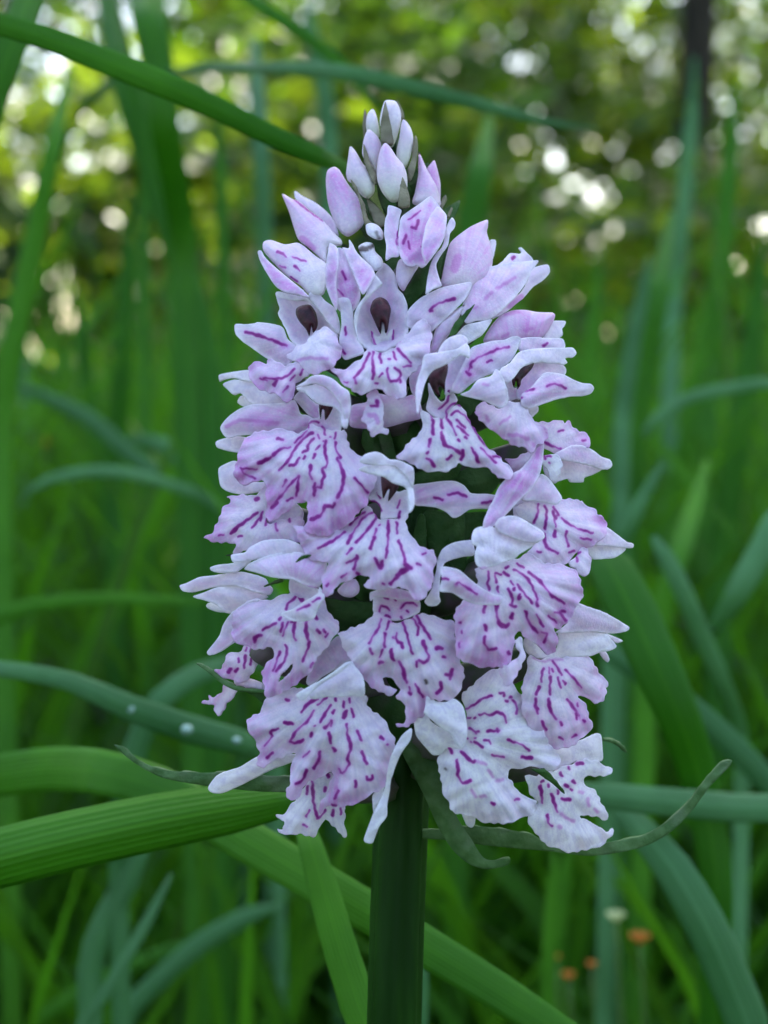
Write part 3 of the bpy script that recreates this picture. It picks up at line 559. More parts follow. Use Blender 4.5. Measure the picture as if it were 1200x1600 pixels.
def tpts(tile, txt):
    ox, oy = TILE[tile]; s = TS.get(tile, 6.0)
    return np.array([[ox + float(a) / s, oy + float(b) / s] for a, b in (q.split(',') for q in txt.split())])

AX_Y = [100, 200, 400, 900, 1300, 1700]; AX_X = [610, 612, 620, 634, 624, 616]
RX_Y = [120, 170, 250, 330, 420, 500, 600, 750, 900, 1000, 1150, 1300, 1400]
RX_V = [20, 50, 85, 140, 230, 275, 310, 330, 370, 365, 345, 310, 290]
def shell(x, y):
    rx = np.interp(y, RX_Y, RX_V); u = (x - np.interp(y, AX_Y, AX_X)) / rx
    return .60 * rx * PX / MM * math.sqrt(max(0.0, 1 - u * u))
def axis_depth(y):      # the stem is straight and upright, so its depth changes a little down the frame
    return D0
def vnoise(a, seed):
    r = np.random.default_rng(seed); s = np.zeros_like(a)
    for k in (3, 5, 8, 13, 21): s += np.sin(a * k + r.uniform(0, 6.28)) * r.uniform(.5, 1)
    return s / 2.2

class Flower:
    def __init__(s, kind, throat): s.kind = kind; s.throat = throat; s.sheets = []
flowers = []
for line in DATA.strip().splitlines():
    h, _, rest = line.partition('|'); w = h.split()
    if w[0] == 'F':
        f = Flower(w[1], tpts(w[2], w[3])[0]); flowers.append(f)
    elif w[0] in 'mndo' and len(w) == 2:
        if w[0] == 'o': f.sheets[-1]['hole'] = tpts(w[1], rest)
        else:
            s = TS.get(w[1], 6.0)
            for q in rest.split(';'):
                q = q.strip(); a, _, b = q.partition(' ')
                f.sheets[-1]['marks'].append((w[0], float(a) / s, tpts(w[1], b)))
    else:
        f.sheets.append(dict(kind=w[0], lift=float(w[2]), cup=float(w[3]), tint=float(w[4]),
                             flag=w[5] if len(w) > 5 else '', pts=tpts(w[1], rest), marks=[]))

NSHEET = [0]
def build_sheet(sh, throat, name, mat, parent):
    NSHEET[0] += 1; sid = NSHEET[0]
    k = sh['kind']; lip = k == 'L'
    solid = sh['flag'] == 'w'
    step = 2.0 if (lip or sh['marks']) else 3.2
    ol = catmull(sh['pts'], 2.4, True)
    if lip:                                   # finely frilled margin
        d = np.roll(ol, -1, 0) - np.roll(ol, 1, 0); nrm = np.stack([d[:, 1], -d[:, 0]], 1)
        nrm /= np.maximum(np.linalg.norm(nrm, axis=1), 1e-6)[:, None]
        arc = np.cumsum(np.linalg.norm(np.roll(ol, -1, 0) - ol, axis=1))
        ol = ol + nrm * (1.1 * np.sin(arc / 3.1 + 1.7 * np.sin(arc / 11 + sid)) + .9 * np.sin(arc / 6.3 + sid))[:, None]
    lo, hi = ol.min(0), ol.max(0)
    gx, gy = np.meshgrid(np.arange(lo[0], hi[0], step), np.arange(lo[1], hi[1], step * .866))
    gx = gx + (np.arange(gx.shape[0]) % 2)[:, None] * step * .5
    g = np.stack([gx.ravel(), gy.ravel()], 1)
    g = g[inside(g, ol)]
    if len(g): g = g[seg_dist(g, ol, np.roll(ol, -1, 0)) > step * .55]
    nb = len(ol); pts = np.concatenate([ol, g]) if len(g) else ol
    edges = [(i, (i + 1) % nb) for i in range(nb)]
    V, _, T, *_ = delaunay_2d_cdt([Vector((float(a), float(b))) for a, b in pts], edges, [], 1, 1e-5, False)
    v = np.array([(q.x, q.y) for q in V]); T = np.array([t for t in T if len(t) == 3])
    cen = v[T].mean(1); keep = inside(cen, ol)
    if 'hole' in sh: keep &= ~inside(cen, catmull(sh['hole'], 2.4, True))
    T = T[keep]
    # turn every triangle towards the lens
    a, b, c = v[T[:, 0]], v[T[:, 1]], v[T[:, 2]]
    area = (b[:, 0] - a[:, 0]) * (c[:, 1] - a[:, 1]) - (b[:, 1] - a[:, 1]) * (c[:, 0] - a[:, 0])
    T[area > 0] = T[area > 0][:, ::-1]
    e = seg_dist(v, ol, np.roll(ol, -1, 0)); emax = max(e.max(), 1.0); en = e / emax
    c0 = sh['pts'].mean(0)
    s0 = shell(*c0)
    gxs = np.clip((shell(c0[0] + 4, c0[1]) - shell(c0[0] - 4, c0[1])) / 8, -.075, .075)
    gys = np.clip((shell(c0[0], c0[1] + 4) - shell(c0[0], c0[1] - 4)) / 8, -.05, .05)
    slope = {'L': .012, 'H': .010}.get(k, 0.0)
    base = s0 + sh['lift'] + gxs * (v[:, 0] - c0[0]) + (gys + slope) * (v[:, 1] - c0[1])
    if sh['flag'] == 'q': base = np.full(len(v), sh['lift'])
    rel = v - throat; r = np.hypot(rel[:, 0], rel[:, 1]); rmax = max(r.max(), 1.0); ang = np.arctan2(rel[:, 0], rel[:, 1])
    col = np.zeros((len(v), 4)); col[:, 3] = 1
    if solid:
        th = emax * PX / MM * .85
        dome = th * np.sqrt(np.clip(1 - (1 - en) ** 2, 0, 1))
        onb = e < 1e-4
        base = base + th * .3
        idx_b = np.full(len(v), -1); m = ~onb
        idx_b[onb] = np.nonzero(onb)[0]; idx_b[m] = len(v) + np.arange(m.sum())
        v2 = np.concatenate([v, v[m]]); dep = np.concatenate([base + dome, (base - dome)[m]])
        T = np.concatenate([T, idx_b[T][:, ::-1]])
        col = np.concatenate([col, col[m]]); en2 = np.concatenate([en, en[m]])
    else:
        cup = np.clip(sh['cup'], -9, .42 * emax * PX / MM)
        dome = cup * (1 - (1 - np.clip(en, 0, 1)) ** 2)
        ruff = np.zeros(len(v))
        if lip:
            ruff = (.75 * (r / rmax) ** 1.5) * vnoise(ang * 2.2, sid) * (1 - .5 * en) + .07 * np.sin(ang * 11 + sid) * (r / rmax)
        elif k in 'SH':
            ruff = .30 * np.sin(v[:, 0] / 23 + sid * 1.3) * np.cos(v[:, 1] / 19 + sid) * (1 - .4 * en)
        ripple = .016 * vnoise(ang * 6, sid + 50) * np.minimum(1, en * 3)     # fine veins
        dep = base + dome + ruff; v2 = v; en2 = en
        E = np.concatenate([T[:, [0, 1]], T[:, [1, 2]], T[:, [2, 0]]]); E = np.concatenate([E, E[:, ::-1]])
        deg = np.maximum(np.bincount(E[:, 0], minlength=len(v)), 1)
        for _ in range(14 if step < 3 else 8):
            dep = .4 * dep + .6 * np.bincount(E[:, 0], weights=dep[E[:, 1]], minlength=len(v)) / deg
        dep = dep + ripple + .12 * np.sin(v[:, 0] / 9 + 2 * np.sin(v[:, 1] / 17 + sid)) * np.sin(v[:, 1] / 8 + sid)
    # pigment
    rel = v2 - throat; r = np.hypot(rel[:, 0], rel[:, 1]); ang = np.arctan2(rel[:, 0], rel[:, 1]); rn = r / max(r.max(), 1)
    streak = .5 + .5 * np.clip(vnoise(ang * 5, sid + 9), -1, 1)
    tt = sh['tint']
    if lip: tint = tt * 1.15 * (.25 + 1.1 * rn ** 1.6) * (.65 + .5 * streak) * (.75 + .5 * (1 - np.minimum(1, en2 * 2.2)))
    elif k == 'B':
        # buds: greenish white at the foot, lilac at the tip
        tint = tt * (.35 + .9 * rn) * (.7 + .5 * streak)
        if throat[1] < 320: col[:, 3] = 1 - np.clip(1.0 - rn * 1.5, 0, 1) * .75
        else: col[:, 3] = 1 - np.clip(.6 - rn * 1.6, 0, 1) * .5
    else: tint = tt * (.55 + .55 * (1 - rn)) * (.7 + .5 * streak) * np.clip(.45 + en2 * 2.2, 0, 1.1)
    col[:, 1] = np.clip(tint, 0, 1)
    if sh['marks']:
        wob = np.stack([np.sin(v2[:, 1] / 2.9 + v2[:, 0] / 5) + np.sin(v2[:, 1] / 1.7), np.sin(v2[:, 0] / 2.6 + 1 - v2[:, 1] / 7) + np.sin(v2[:, 0] / 1.6)], 1) * .38
        q = v2 + wob
        for typ, wd, mp in sh['marks']:
            ln = catmull(mp, 3, False) if len(mp) > 1 else np.concatenate([mp, mp + .5])
            lo, hi = ln.min(0) - wd - 5, ln.max(0) + wd + 5
            near = np.nonzero(((q > lo) & (q < hi)).all(1))[0]
            if not len(near): continue
            d = seg_dist(q[near], ln[:-1], ln[1:])
            qq = q[near]; vw = .5 + .28 * np.sin(qq[:, 0] / 6.1 + qq[:, 1] / 8.3 + wd) + .28 * np.sin(qq[:, 1] / 5.3 - qq[:, 0] / 11 + 2 * wd)
            val = np.clip(1 - (d - wd * (.12 + .34 * vw)) / 2.5, 0, 1) * np.clip(.72 + .45 * vw, 0, 1)
            halo = .35 * np.clip(1 - (d - wd * .4) / 6.0, 0, 1)
            if typ == 'n': val = .38 * np.clip(1 - (d - wd * .3) / 4.5, 0, 1)
            if typ == 'd': col[near, 2] = np.maximum(col[near, 2], val * .9)
            else:
                col[near, 0] = np.maximum(col[near, 0], val * .93)
                if typ == 'm': col[near, 1] = np.clip(col[near, 1] + halo * .6, 0, 1)
    pos = P_arr(v2[:, 0], v2[:, 1], D0 - dep * MM)
    aux = np.zeros((len(v2), 4)); aux[:, 3] = 1
    aux[:, 0] = np.exp(-en2 * emax / 3.5) * (.4 if lip else 1.0)
    aux[:, 1] = np.clip(.5 + .5 * vnoise(ang * 14, sid + 77), 0, 1)
    if parent is not None: pos = pos - np.array(ORCHID_AT)[None]
    o = mesh_obj(name, pos, T, mat, parent, cols=col, aux=aux if mat is M_PETAL else None)
    if not solid:
        md = o.modifiers.new('thickness', 'SOLIDIFY'); md.thickness = (.00016 if k != 'K' else .0005); md.offset = -1
    return o

def tube(path, radii, nside=10, ridges=0, ridge_amp=0.0):
    path = [Vector(p) for p in path]; V = []; Fc = []
    prev = None
    for i, p in enumerate(path):
        t = (path[min(i + 1, len(path) - 1)] - path[max(i - 1, 0)]).normalized()
        ref = prev if prev is not None else (Vector((1, 0, 0)) if abs(t.x) < .8 else Vector((0, 1, 0)))
        u = (ref - t * ref.dot(t)).normalized(); w = t.cross(u); prev = u
        for j in range(nside):
            a = 2 * math.pi * j / nside
            rr = radii[i] * (1 + ridge_amp * math.cos(a * ridges))
            V.append(p + (u * math.cos(a) + w * math.sin(a)) * rr)
    for i in range(len(path) - 1):
        for j in range(nside):
            Fc.append((i * nside + j, i * nside + (j + 1) % nside, (i + 1) * nside + (j + 1) % nside, (i + 1) * nside + j))
    Fc.append(tuple(range(nside))[::-1]); Fc.append(tuple(range((len(path) - 1) * nside, len(path) * nside)))
    return np.array([tuple(v) for v in V]), Fc

foot = P(604, 1640, D0)
ORCHID_AT = Vector((foot.x - .004, foot.y + .006, 0.0))
orchid = empty('orchid', ORCHID_AT)
tag(orchid, 'pale lilac orchid with a dense spike of purple-streaked flowers on a dark green stem', 'orchid')

sp = [ORCHID_AT + Vector((0, 0, -.01)), ORCHID_AT + Vector((.001, -.002, .12)), ORCHID_AT + Vector((.003, -.005, .24)),
      P(616, 1600, D0), P(620, 1450, D0), P(626, 1300, D0), P(632, 1100, D0), P(634, 900, D0), P(630, 700, D0), P(622, 450, D0), P(614, 300, D0), P(610, 200, D0)]
spn = catmull(np.array([tuple(p) for p in sp]), .004, False)
zz = [p[2] for p in spn]
zlow = float(P(600, 1600, D0).z); zmid = float(P(600, 1250, D0).z); ztop = float(P(600, 200, D0).z)
rad = [float(np.interp(z, [0, zlow, zmid, ztop], [.0034, .0025, .0025, .0006])) for z in zz]
V, Fc = tube([p - np.array(ORCHID_AT) for p in spn], rad, 48, 8, .07)
mesh_obj('stem', V, Fc, M_STEM, orchid)

PART = {'L': 'lip', 'S': 'sepal', 'H': 'hood', 'B': 'sepal', 'C': 'pollen_case', 'Y': 'throat', 'W': 'withered_bud', 'K': 'bract'}
MATS = {'L': M_PETAL, 'S': M_PETAL, 'H': M_PETAL, 'B': M_PETAL, 'W': M_PETAL, 'C': M_COLUMN, 'Y': M_PETAL}
for fi, f in enumerate(flowers):
    root = None; todo = list(f.sheets)
    if f.kind == 'bud':
        for sh in todo:
            if sh['kind'] in 'BSW': break
        root = build_sheet(sh, f.throat, 'withered_bud' if sh['kind'] == 'W' else 'bud', M_PETAL, orchid); todo.remove(sh)
    elif f.kind == 'flower':
        tx, ty = f.throat; ax = np.interp(ty, AX_Y, AX_X)
        tw = shell(tx, ty)
        dy = 62 if ty < 1060 else 16
        a = P(ax + (tx - ax) * .1, ty + dy, D0 - .001); b = P(ax + (tx - ax) * .6, ty + dy * .55, D0 - tw * .45 * MM)
        c = P(tx - (tx - ax) * .04, ty + 4, D0 - (tw - 1.0) * MM)
        path = catmull(np.array([tuple(a), tuple(b), tuple(c)]), .0012, False)
        n = len(path); rr = [.0011 + .0007 * math.sin(math.pi * min(1, (i + .5) / n)) for i in range(n)]
        V, Fc = tube([p - np.array(ORCHID_AT) for p in path], rr, 14, 6, .10)
        root = mesh_obj('flower', V, Fc, M_OVARY, orchid)
    for sh in todo:
        if sh['kind'] == 'K': build_sheet(sh, f.throat, 'bract', M_BRACT[sh['flag']], orchid)
        else: build_sheet(sh, f.throat, PART[sh['kind']], MATS[sh['kind']], root)

# bracts and ovaries packed round the stem between the flowers
br = np.random.default_rng(5)
for i in range(64):
    y0 = 1150 - 860 * (i / 63) ** 1.0; rx = np.interp(y0, RX_Y, RX_V); ax = np.interp(y0, AX_Y, AX_X)
    a = i * 2.4; ca, sa = math.cos(a), math.sin(a)
    if sa < -.55: continue
    ln = (55 + .28 * rx) * br.uniform(.8, 1.2); wd = (9 + .035 * rx) * br.uniform(.8, 1.2)
    d = np.array([ca * .8, -1.0]); d /= np.linalg.norm(d); nn = np.array([d[1], -d[0]])
    o0 = np.array([ax + ca * 14, y0 + 20])
    pts = [o0 + d * ln * t + nn * w * wd for t, w in ((0, -.5), (.35, -1), (.7, -.75), (1, 0), (.7, .75), (.35, 1), (0, .5))]
    c = np.mean(pts, 0)
    want = rx * PX / MM * .20 * sa + 1.0
    build_sheet(dict(kind='K', lift=want - shell(*c), cup=.8, tint=0, flag='g', pts=np.array(pts), marks=[]), o0, 'bract', M_BRACT['g'], orchid)

# ------------------------------------------------------------------ grass blades one can pick out
M_BLADE = blade_material('grass_blade', (.022, .125, .004), (.090, .28, .012), .38)
M_BLUE = blade_material('bluish_grass_blade', (.024, .115, .024), (.135, .32, .125), .28, .45, .28)
M_MEADOW = blade_material('meadow_grass', (.004, .026, .001), (.058, .225, .004), .36)
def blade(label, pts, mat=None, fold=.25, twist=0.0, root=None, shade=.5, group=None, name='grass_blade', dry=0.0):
    """pts: (px, py, metres behind the stem, width in photo pixels); root: the ground point it grows from"""
    mat = mat or M_BLADE
    W = []
    for px, py, back, wd in pts:
        if back >= .04: back = .04 + (back - .04) * 1.9 + .012
        d = D0 + back; p = P(px, py, d); W.append((p.x, p.y, p.z, wd * PX * d / D0))
    if root is not None:
        q = Vector(W[-1][:3]); rt = Vector((root[0], root[1], -.006))
        mid = q.lerp(rt, .5); mid.z = q.z * .5
        W.append((mid.x, mid.y, mid.z, max(.003, W[-1][3] * .8))); W.append((rt.x, rt.y, rt.z, .0025))
    W = catmull(np.array(W), .004, False); n = len(W)
    V = []; C = []; Fc = []
    NA = 6
    for i in range(n):
        p = Vector(W[i][:3]); t = (Vector(W[min(i + 1, n - 1)][:3]) - Vector(W[max(i - 1, 0)][:3])).normalized()
        view = (p - EYE).normalized()
        s = t.cross(view)
        if s.length < 1e-4: s = RIGHT.copy()
        s.normalize(); nn = s.cross(t).normalized()
        a = twist * (i / n) + .12 * math.sin(i * .05)
        s2 = s * math.cos(a) + nn * math.sin(a); n2 = nn * math.cos(a) - s * math.sin(a)
        w = max(W[i][3], .0004)
        for j in range(NA + 1):
            u = j / NA * 2 - 1
            V.append(p + s2 * (u * w * .5) + n2 * (abs(u) * w * fold * .5))
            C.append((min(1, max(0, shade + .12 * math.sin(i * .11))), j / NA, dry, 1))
    for i in range(n - 1):
        for j in range(NA):
            k = i * (NA + 1) + j; Fc.append((k, k + 1, k + NA + 2, k + NA + 1))
    base = Vector(W[-1][:3]) if root is not None else Vector(W[0][:3])
    base = Vector((base.x, base.y, base.z))
    o = mesh_obj(name, np.array([tuple(v - base) for v in V]), np.array(Fc), mat, cols=C)
    o.location = base
    md = o.modifiers.new('thickness', 'SOLIDIFY'); md.thickness = .00035; md.offset = 0
    return tag(o, label, 'grass blade', group)
def gxy(px, back):
    p = P(px, 800, D0 + back); return (p.x, p.y)

GRP = 'single grass blades around the orchid'
blade('broad dark green grass blade slanting down to the tip of the flower spike', [(560, 272, .040, 16), (500, 245, .036, 26), (430, 215, .033, 32), (340, 170, .031, 36), (250, 130, .030, 40), (150, 90, .032, 40), (60, 55, .034, 36), (-40, 30, .037, 34), (-140, 20, .039, 33), (-230, 60, .039, 32), (-300, 180, .039, 31), (-345, 380, .04, 30), (-370, 700, .041, 30)], root=gxy(-385, .06), shade=.5, twist=.5, group=GRP)
blade('narrow grass blade running above the spike and tapering to a fine point', [(935, 202, .075, 2), (850, 190, .072, 12), (750, 164, .068, 20), (650, 139, .066, 25), (560, 118, .066, 26), (480, 108, .07, 22), (400, 106, .078, 16), (300, 110, .10, 14), (120, 180, .16, 13), (40, 500, .25, 12)], root=gxy(20, .30), shade=.5, mat=M_BLUE, group=GRP)
blade('upright dark grass blade crossing the thick end of the broad slanting blade', [(70, -60, .05, 36), (45, 0, .048, 44), (22, 60, .046, 46), (0, 120, .046, 44), (-30, 220, .046, 44), (-70, 500, .05, 40)], root=gxy(-90, .05), shade=.35, group=GRP)
blade('long broad leaf arching up then passing behind the stem, bright green', [(-120, 1300, .05, 40), (-40, 1225, .045, 62), (60, 1203, .04, 68), (150, 1205, .036, 70), (250, 1232, .033, 68), (380, 1310, .028, 66), (520, 1392, .024, 64), (650, 1470, .022, 62), (780, 1550, .022, 58), (900, 1630, .022, 50), (1000, 1705, .024, 46), (1080, 1790, .026, 44)], root=gxy(1180, .04), shade=.62, fold=.12, group=GRP)
blade('folded broad leaf with a lit upper half, lying under the lowest petals', [(470, 1243, .016, 34), (430, 1252, .015, 58), (360, 1264, .013, 76), (250, 1284, .011, 86), (120, 1312, .010, 90), (0, 1342, .010, 92), (-120, 1378, .012, 84), (-220, 1430, .014, 78), (-300, 1510, .016, 70), (-360, 1640, .02, 62)], root=gxy(-400, .03), shade=.5, fold=.55, group=GRP)
blade('straight pale green leaf rising beside the stem to the lowest flower', [(474, 1285, .020, 30), (488, 1330, .018, 40), (508, 1400, .016, 48), (534, 1490, .014, 54), (560, 1570, .013, 58), (590, 1660, .012, 58)], root=gxy(620, .03), shade=.75, fold=.12, group=GRP)
blade('thin bluish grass blade leaning in the dark below the folded leaf', [(268, 1365, .06, 4), (235, 1430, .058, 16), (195, 1500, .056, 18), (150, 1575, .055, 18), (110, 1640, .055, 17)], root=gxy(80, .055), mat=M_BLUE, shade=.4, group=GRP)
blade('green blade with dew drops crossing behind the left bract', [(420, 1180, .05, 22), (380, 1160, .048, 36), (300, 1140, .046, 44), (200, 1105, .044, 40), (110, 1065, .044, 30), (0, 1045, .046, 24), (-80, 1050, .05, 24), (-160, 1300, .05, 24)], root=gxy(-200, .05), shade=.4, mat=M_BLUE, group=GRP)
blade('bluish blade arching over the dewy blade', [(420, 1040, .075, 10), (370, 1038, .073, 26), (310, 1052, .07, 34), (250, 1095, .068, 36), (215, 1160, .068, 36), (195, 1240, .068, 34), (185, 1350, .07, 30)], root=gxy(180, .08), shade=.35, mat=M_BLUE, group=GRP)
blade('wide dark green blade bending down beside the right edge of the spike', [(925, 850, .055, 40), (955, 890, .052, 70), (990, 960, .05, 78), (1030, 1050, .048, 74), (1065, 1130, .048, 66), (1095, 1230, .05, 58), (1120, 1400, .05, 50)], root=gxy(1150, .06), shade=.16, group=GRP)
blade('long bluish blade curving down below the curled bract', [(960, 1250, .05, 22), (1000, 1295, .048, 44), (1050, 1355, .046, 58), (1100, 1440, .045, 64), (1140, 1530, .045, 66), (1175, 1640, .045, 66)], root=gxy(1200, .05), shade=.25, mat=M_BLUE, group=GRP)
blade('level green blade behind the lowest right-hand flower', [(860, 1236, .045, 26), (950, 1244, .045, 40), (1050, 1254, .046, 44), (1150, 1262, .048, 44), (1260, 1275, .05, 42), (1340, 1400, .05, 40)], root=gxy(1400, .05), shade=.38, mat=M_BLUE, group=GRP)
blade('slanting bluish blade crossing the wide dark blade', [(935, 1015, .07, 12), (990, 1045, .07, 30), (1060, 1090, .07, 36), (1130, 1150, .07, 38), (1210, 1235, .07, 38), (1280, 1340, .07, 36)], root=gxy(1330, .08), shade=.2, mat=M_BLUE, group=GRP)
blade('short pale blade with a blunt whitish tip right of the spike', [(1020, 838, .075, 10), (1040, 870, .075, 26), (1070, 930, .075, 28), (1100, 1000, .077, 28), (1130, 1070, .08, 26), (1160, 1200, .09, 24)], root=gxy(1180, .1), shade=.95, mat=M_BLUE, group=GRP)
blade('pale bluish blade slanting in over the bright right-hand grass', [(1110, 990, .085, 14), (1150, 930, .08, 36), (1190, 860, .08, 40), (1230, 800, .08, 40), (1300, 900, .09, 36)], root=gxy(1340, .1), shade=.85, mat=M_BLUE, group=GRP)
blade('small bluish blade tip standing beside the right-hand flowers', [(1035, 722, .085, 6), (1015, 760, .085, 18), (990, 805, .085, 24), (968, 850, .086, 24), (955, 940, .09, 24)], root=gxy(950, .1), shade=.6, mat=M_BLUE, group=GRP)
blade('thin arching blade bowing over to the right of the spike', [(1005, 680, .12, 12), (1030, 650, .12, 17), (1075, 622, .12, 18), (1140, 607, .12, 17), (1210, 600, .12, 16), (1300, 650, .13, 16)], root=gxy(1340, .15), shade=.8, mat=M_BLUE, group=GRP)
blade('thin pale blade arching low left of the spike', [(35, 775, .11, 6), (75, 750, .11, 15), (130, 738, .11, 18), (190, 738, .11, 18), (260, 755, .112, 16), (340, 790, .115, 14), (430, 900, .12, 14)], root=gxy(440, .14), shade=.85, mat=M_BLUE, group=GRP)
blade('blurred bluish blade crossing under the pale arching blade', [(20, 600, .15, 8), (70, 620, .15, 20), (140, 655, .15, 26), (210, 715, .15, 24), (280, 762, .15, 22), (360, 830, .15, 20)], root=gxy(420, .18), shade=.35, mat=M_BLUE, group=GRP)
blade('curved bluish blade bending behind the left-hand petals', [(200, 685, .14, 10), (250, 695, .14, 28), (295, 730, .14, 30), (322, 790, .14, 28), (340, 900, .14, 26)], root=gxy(345, .16), shade=.3, mat=M_BLUE, group=GRP)
blade('low blade sweeping in below the arching blades', [(330, 942, .10, 10), (250, 938, .10, 16), (150, 936, .10, 20), (60, 945, .10, 24), (-20, 972, .10, 26), (-90, 1040, .10, 26)], root=gxy(-130, .11), shade=.7, group=GRP)
blade('upright grey-blue blade standing far behind the broad slanting blade', [(398, 60, .16, 14), (402, 140, .155, 24), (408, 240, .15, 26), (412, 330, .15, 26), (418, 600, .15, 24)], root=gxy(420, .15), shade=.35, mat=M_BLUE, group=GRP)
blade('wide soft green blade hanging above the broad slanting blade', [(222, -60, .12, 50), (232, 20, .11, 56), (245, 90, .11, 50), (258, 200, .11, 46), (290, 420, .12, 42)], root=gxy(310, .13), shade=.35, group=GRP)
blade('dark blurred blade leaning right beyond the left of the spike', [(160, -40, .13, 30), (195, 120, .12, 44), (245, 280, .12, 46), (290, 430, .12, 44), (325, 600, .12, 42)], root=gxy(350, .13), shade=.12, group=GRP)
blade('pale soft blade leaning away from the broad slanting blade', [(112, 100, .15, 8), (85, 220, .14, 26), (55, 370, .14, 34), (25, 520, .14, 36), (0, 700, .14, 36)], root=gxy(-10, .15), shade=.8, group=GRP)
blade('straight narrow blade rising left of the uppermost buds', [(342, 170, .14, 8), (345, 280, .14, 18), (350, 420, .14, 20), (356, 600, .14, 20)], root=gxy(360, .15), shade=.3, group=GRP)
blade('tall soft blade rising right of the uppermost buds', [(765, 180, .16, 10), (752, 260, .15, 36), (738, 340, .15, 44), (725, 450, .15, 44)], root=gxy(700, .16), shade=.45, group=GRP)
blade('blurred tall blade right of the spike, dark and upright', [(1050, 330, .15, 10), (1030, 450, .14, 34), (1005, 580, .14, 42), (985, 720, .14, 44), (975, 900, .14, 44)], root=gxy(970, .15), shade=.3, group=GRP)
blade('bluish upright blade beside the tall dark blade', [(1015, 400, .13, 6), (1000, 480, .13, 22), (985, 560, .13, 26), (972, 680, .13, 26)], root=gxy(965, .14), shade=.45, mat=M_BLUE, group=GRP)
blade('bright green blade leaning right below the small bluish tip', [(1105, 720, .13, 10), (1085, 790, .125, 26), (1060, 870, .12, 32), (1035, 950, .12, 34), (1010, 1080, .12, 34)], root=gxy(1000, .14), shade=.95, group=GRP)
blade('bluish blade standing in shade under the folded leaf', [(225, 1320, .07, 20), (200, 1375, .07, 36), (165, 1440, .07, 40), (140, 1520, .07, 38)], root=gxy(130, .08), shade=.45, mat=M_BLUE, group=GRP)
blade('dim bluish blade bowing towards the stem in deep shade', [(440, 1415, .09, 8), (390, 1430, .09, 26), (320, 1470, .09, 32), (250, 1530, .09, 32), (190, 1610, .09, 30)], root=gxy(160, .1), shade=.3, mat=M_BLUE, group=GRP)
blade('long dim green blade bowing through deep shade under the folded leaf', [(400, 1440, .11, 8), (300, 1475, .11, 20), (200, 1510, .11, 24), (110, 1560, .11, 24), (40, 1640, .11, 24)], root=gxy(0, .12), shade=.35, group=GRP)
blade('yellow-green narrow blade upright under the curled bract', [(866, 1330, .09, 6), (862, 1400, .09, 18), (858, 1480, .09, 22), (856, 1620, .09, 22)], root=gxy(855, .1), shade=.95, group=GRP)
blade('bright blade lit between the stem and the curled bract', [(890, 1310, .12, 8), (880, 1380, .12, 24), (872, 1460, .12, 26), (866, 1620, .12, 26)], root=gxy(865, .13), shade=.85, group=GRP)
blade('vertical bluish blade tucked right behind the stem', [(660, 1480, .05, 6), (662, 1530, .05, 14), (660, 1620, .05, 16)], root=gxy(660, .06), shade=.6, mat=M_BLUE, group=GRP)

blade('soft green blade slanting from above down to the topmost bud', [(592, 178, .11, 6), (545, 112, .11, 18), (475, 55, .11, 22), (395, 0, .112, 22), (320, -60, .12, 20), (260, -40, .14, 18), (225, 300, .16, 18)], root=gxy(215, .18), shade=.4, group=GRP)
blade('grey-blue soft stalk rising beyond the topmost bud', [(478, 0, .17, 8), (490, 60, .17, 22), (505, 130, .17, 26), (515, 240, .17, 26)], root=gxy(540, .18), shade=.5, mat=M_BLUE, group=GRP)
blade('pale soft blade standing in front of the dark trunk', [(1085, 90, .22, 6), (1080, 190, .22, 18), (1068, 330, .22, 24), (1050, 520, .22, 26)], root=gxy(1040, .23), shade=.75, mat=M_BLUE, group=GRP)
blade('soft upright blade right of the dark trunk', [(1150, 120, .2, 6), (1140, 260, .2, 26), (1125, 430, .2, 34), (1105, 640, .2, 36)], root=gxy(1095, .21), shade=.45, group=GRP)
blade('dark upright blade behind the thin arching blade', [(1192, 380, .15, 8), (1178, 520, .15, 30), (1155, 680, .15, 38), (1130, 860, .15, 40)], root=gxy(1115, .16), shade=.15, group=GRP)
blade('bright narrow blade upright behind the right-hand sepals', [(938, 390, .19, 4), (930, 480, .19, 20), (918, 600, .19, 26), (905, 760, .19, 26)], root=gxy(900, .2), shade=.9, group=GRP)
blade('bright leaning blade between the tall dark blades', [(1118, 430, .18, 4), (1098, 540, .18, 20), (1072, 680, .18, 24), (1045, 830, .18, 26)], root=gxy(1030, .19), shade=.85, group=GRP)
blade('soft leaning blade far left below the pale one', [(118, 440, .18, 4), (132, 560, .18, 22), (152, 700, .18, 28), (175, 880, .18, 28)], root=gxy(185, .19), shade=.4, group=GRP)
blade('bright soft blade close behind the left-hand sepals', [(262, 330, .2, 4), (268, 450, .2, 18), (280, 600, .2, 24), (296, 800, .2, 26)], root=gxy(305, .21), shade=.7, group=GRP)
blade('soft dark blade upright above the arching left blades', [(205, 300, .17, 6), (200, 430, .17, 26), (190, 580, .17, 32), (180, 760, .17, 32)], root=gxy(172, .18), shade=.1, group=GRP)

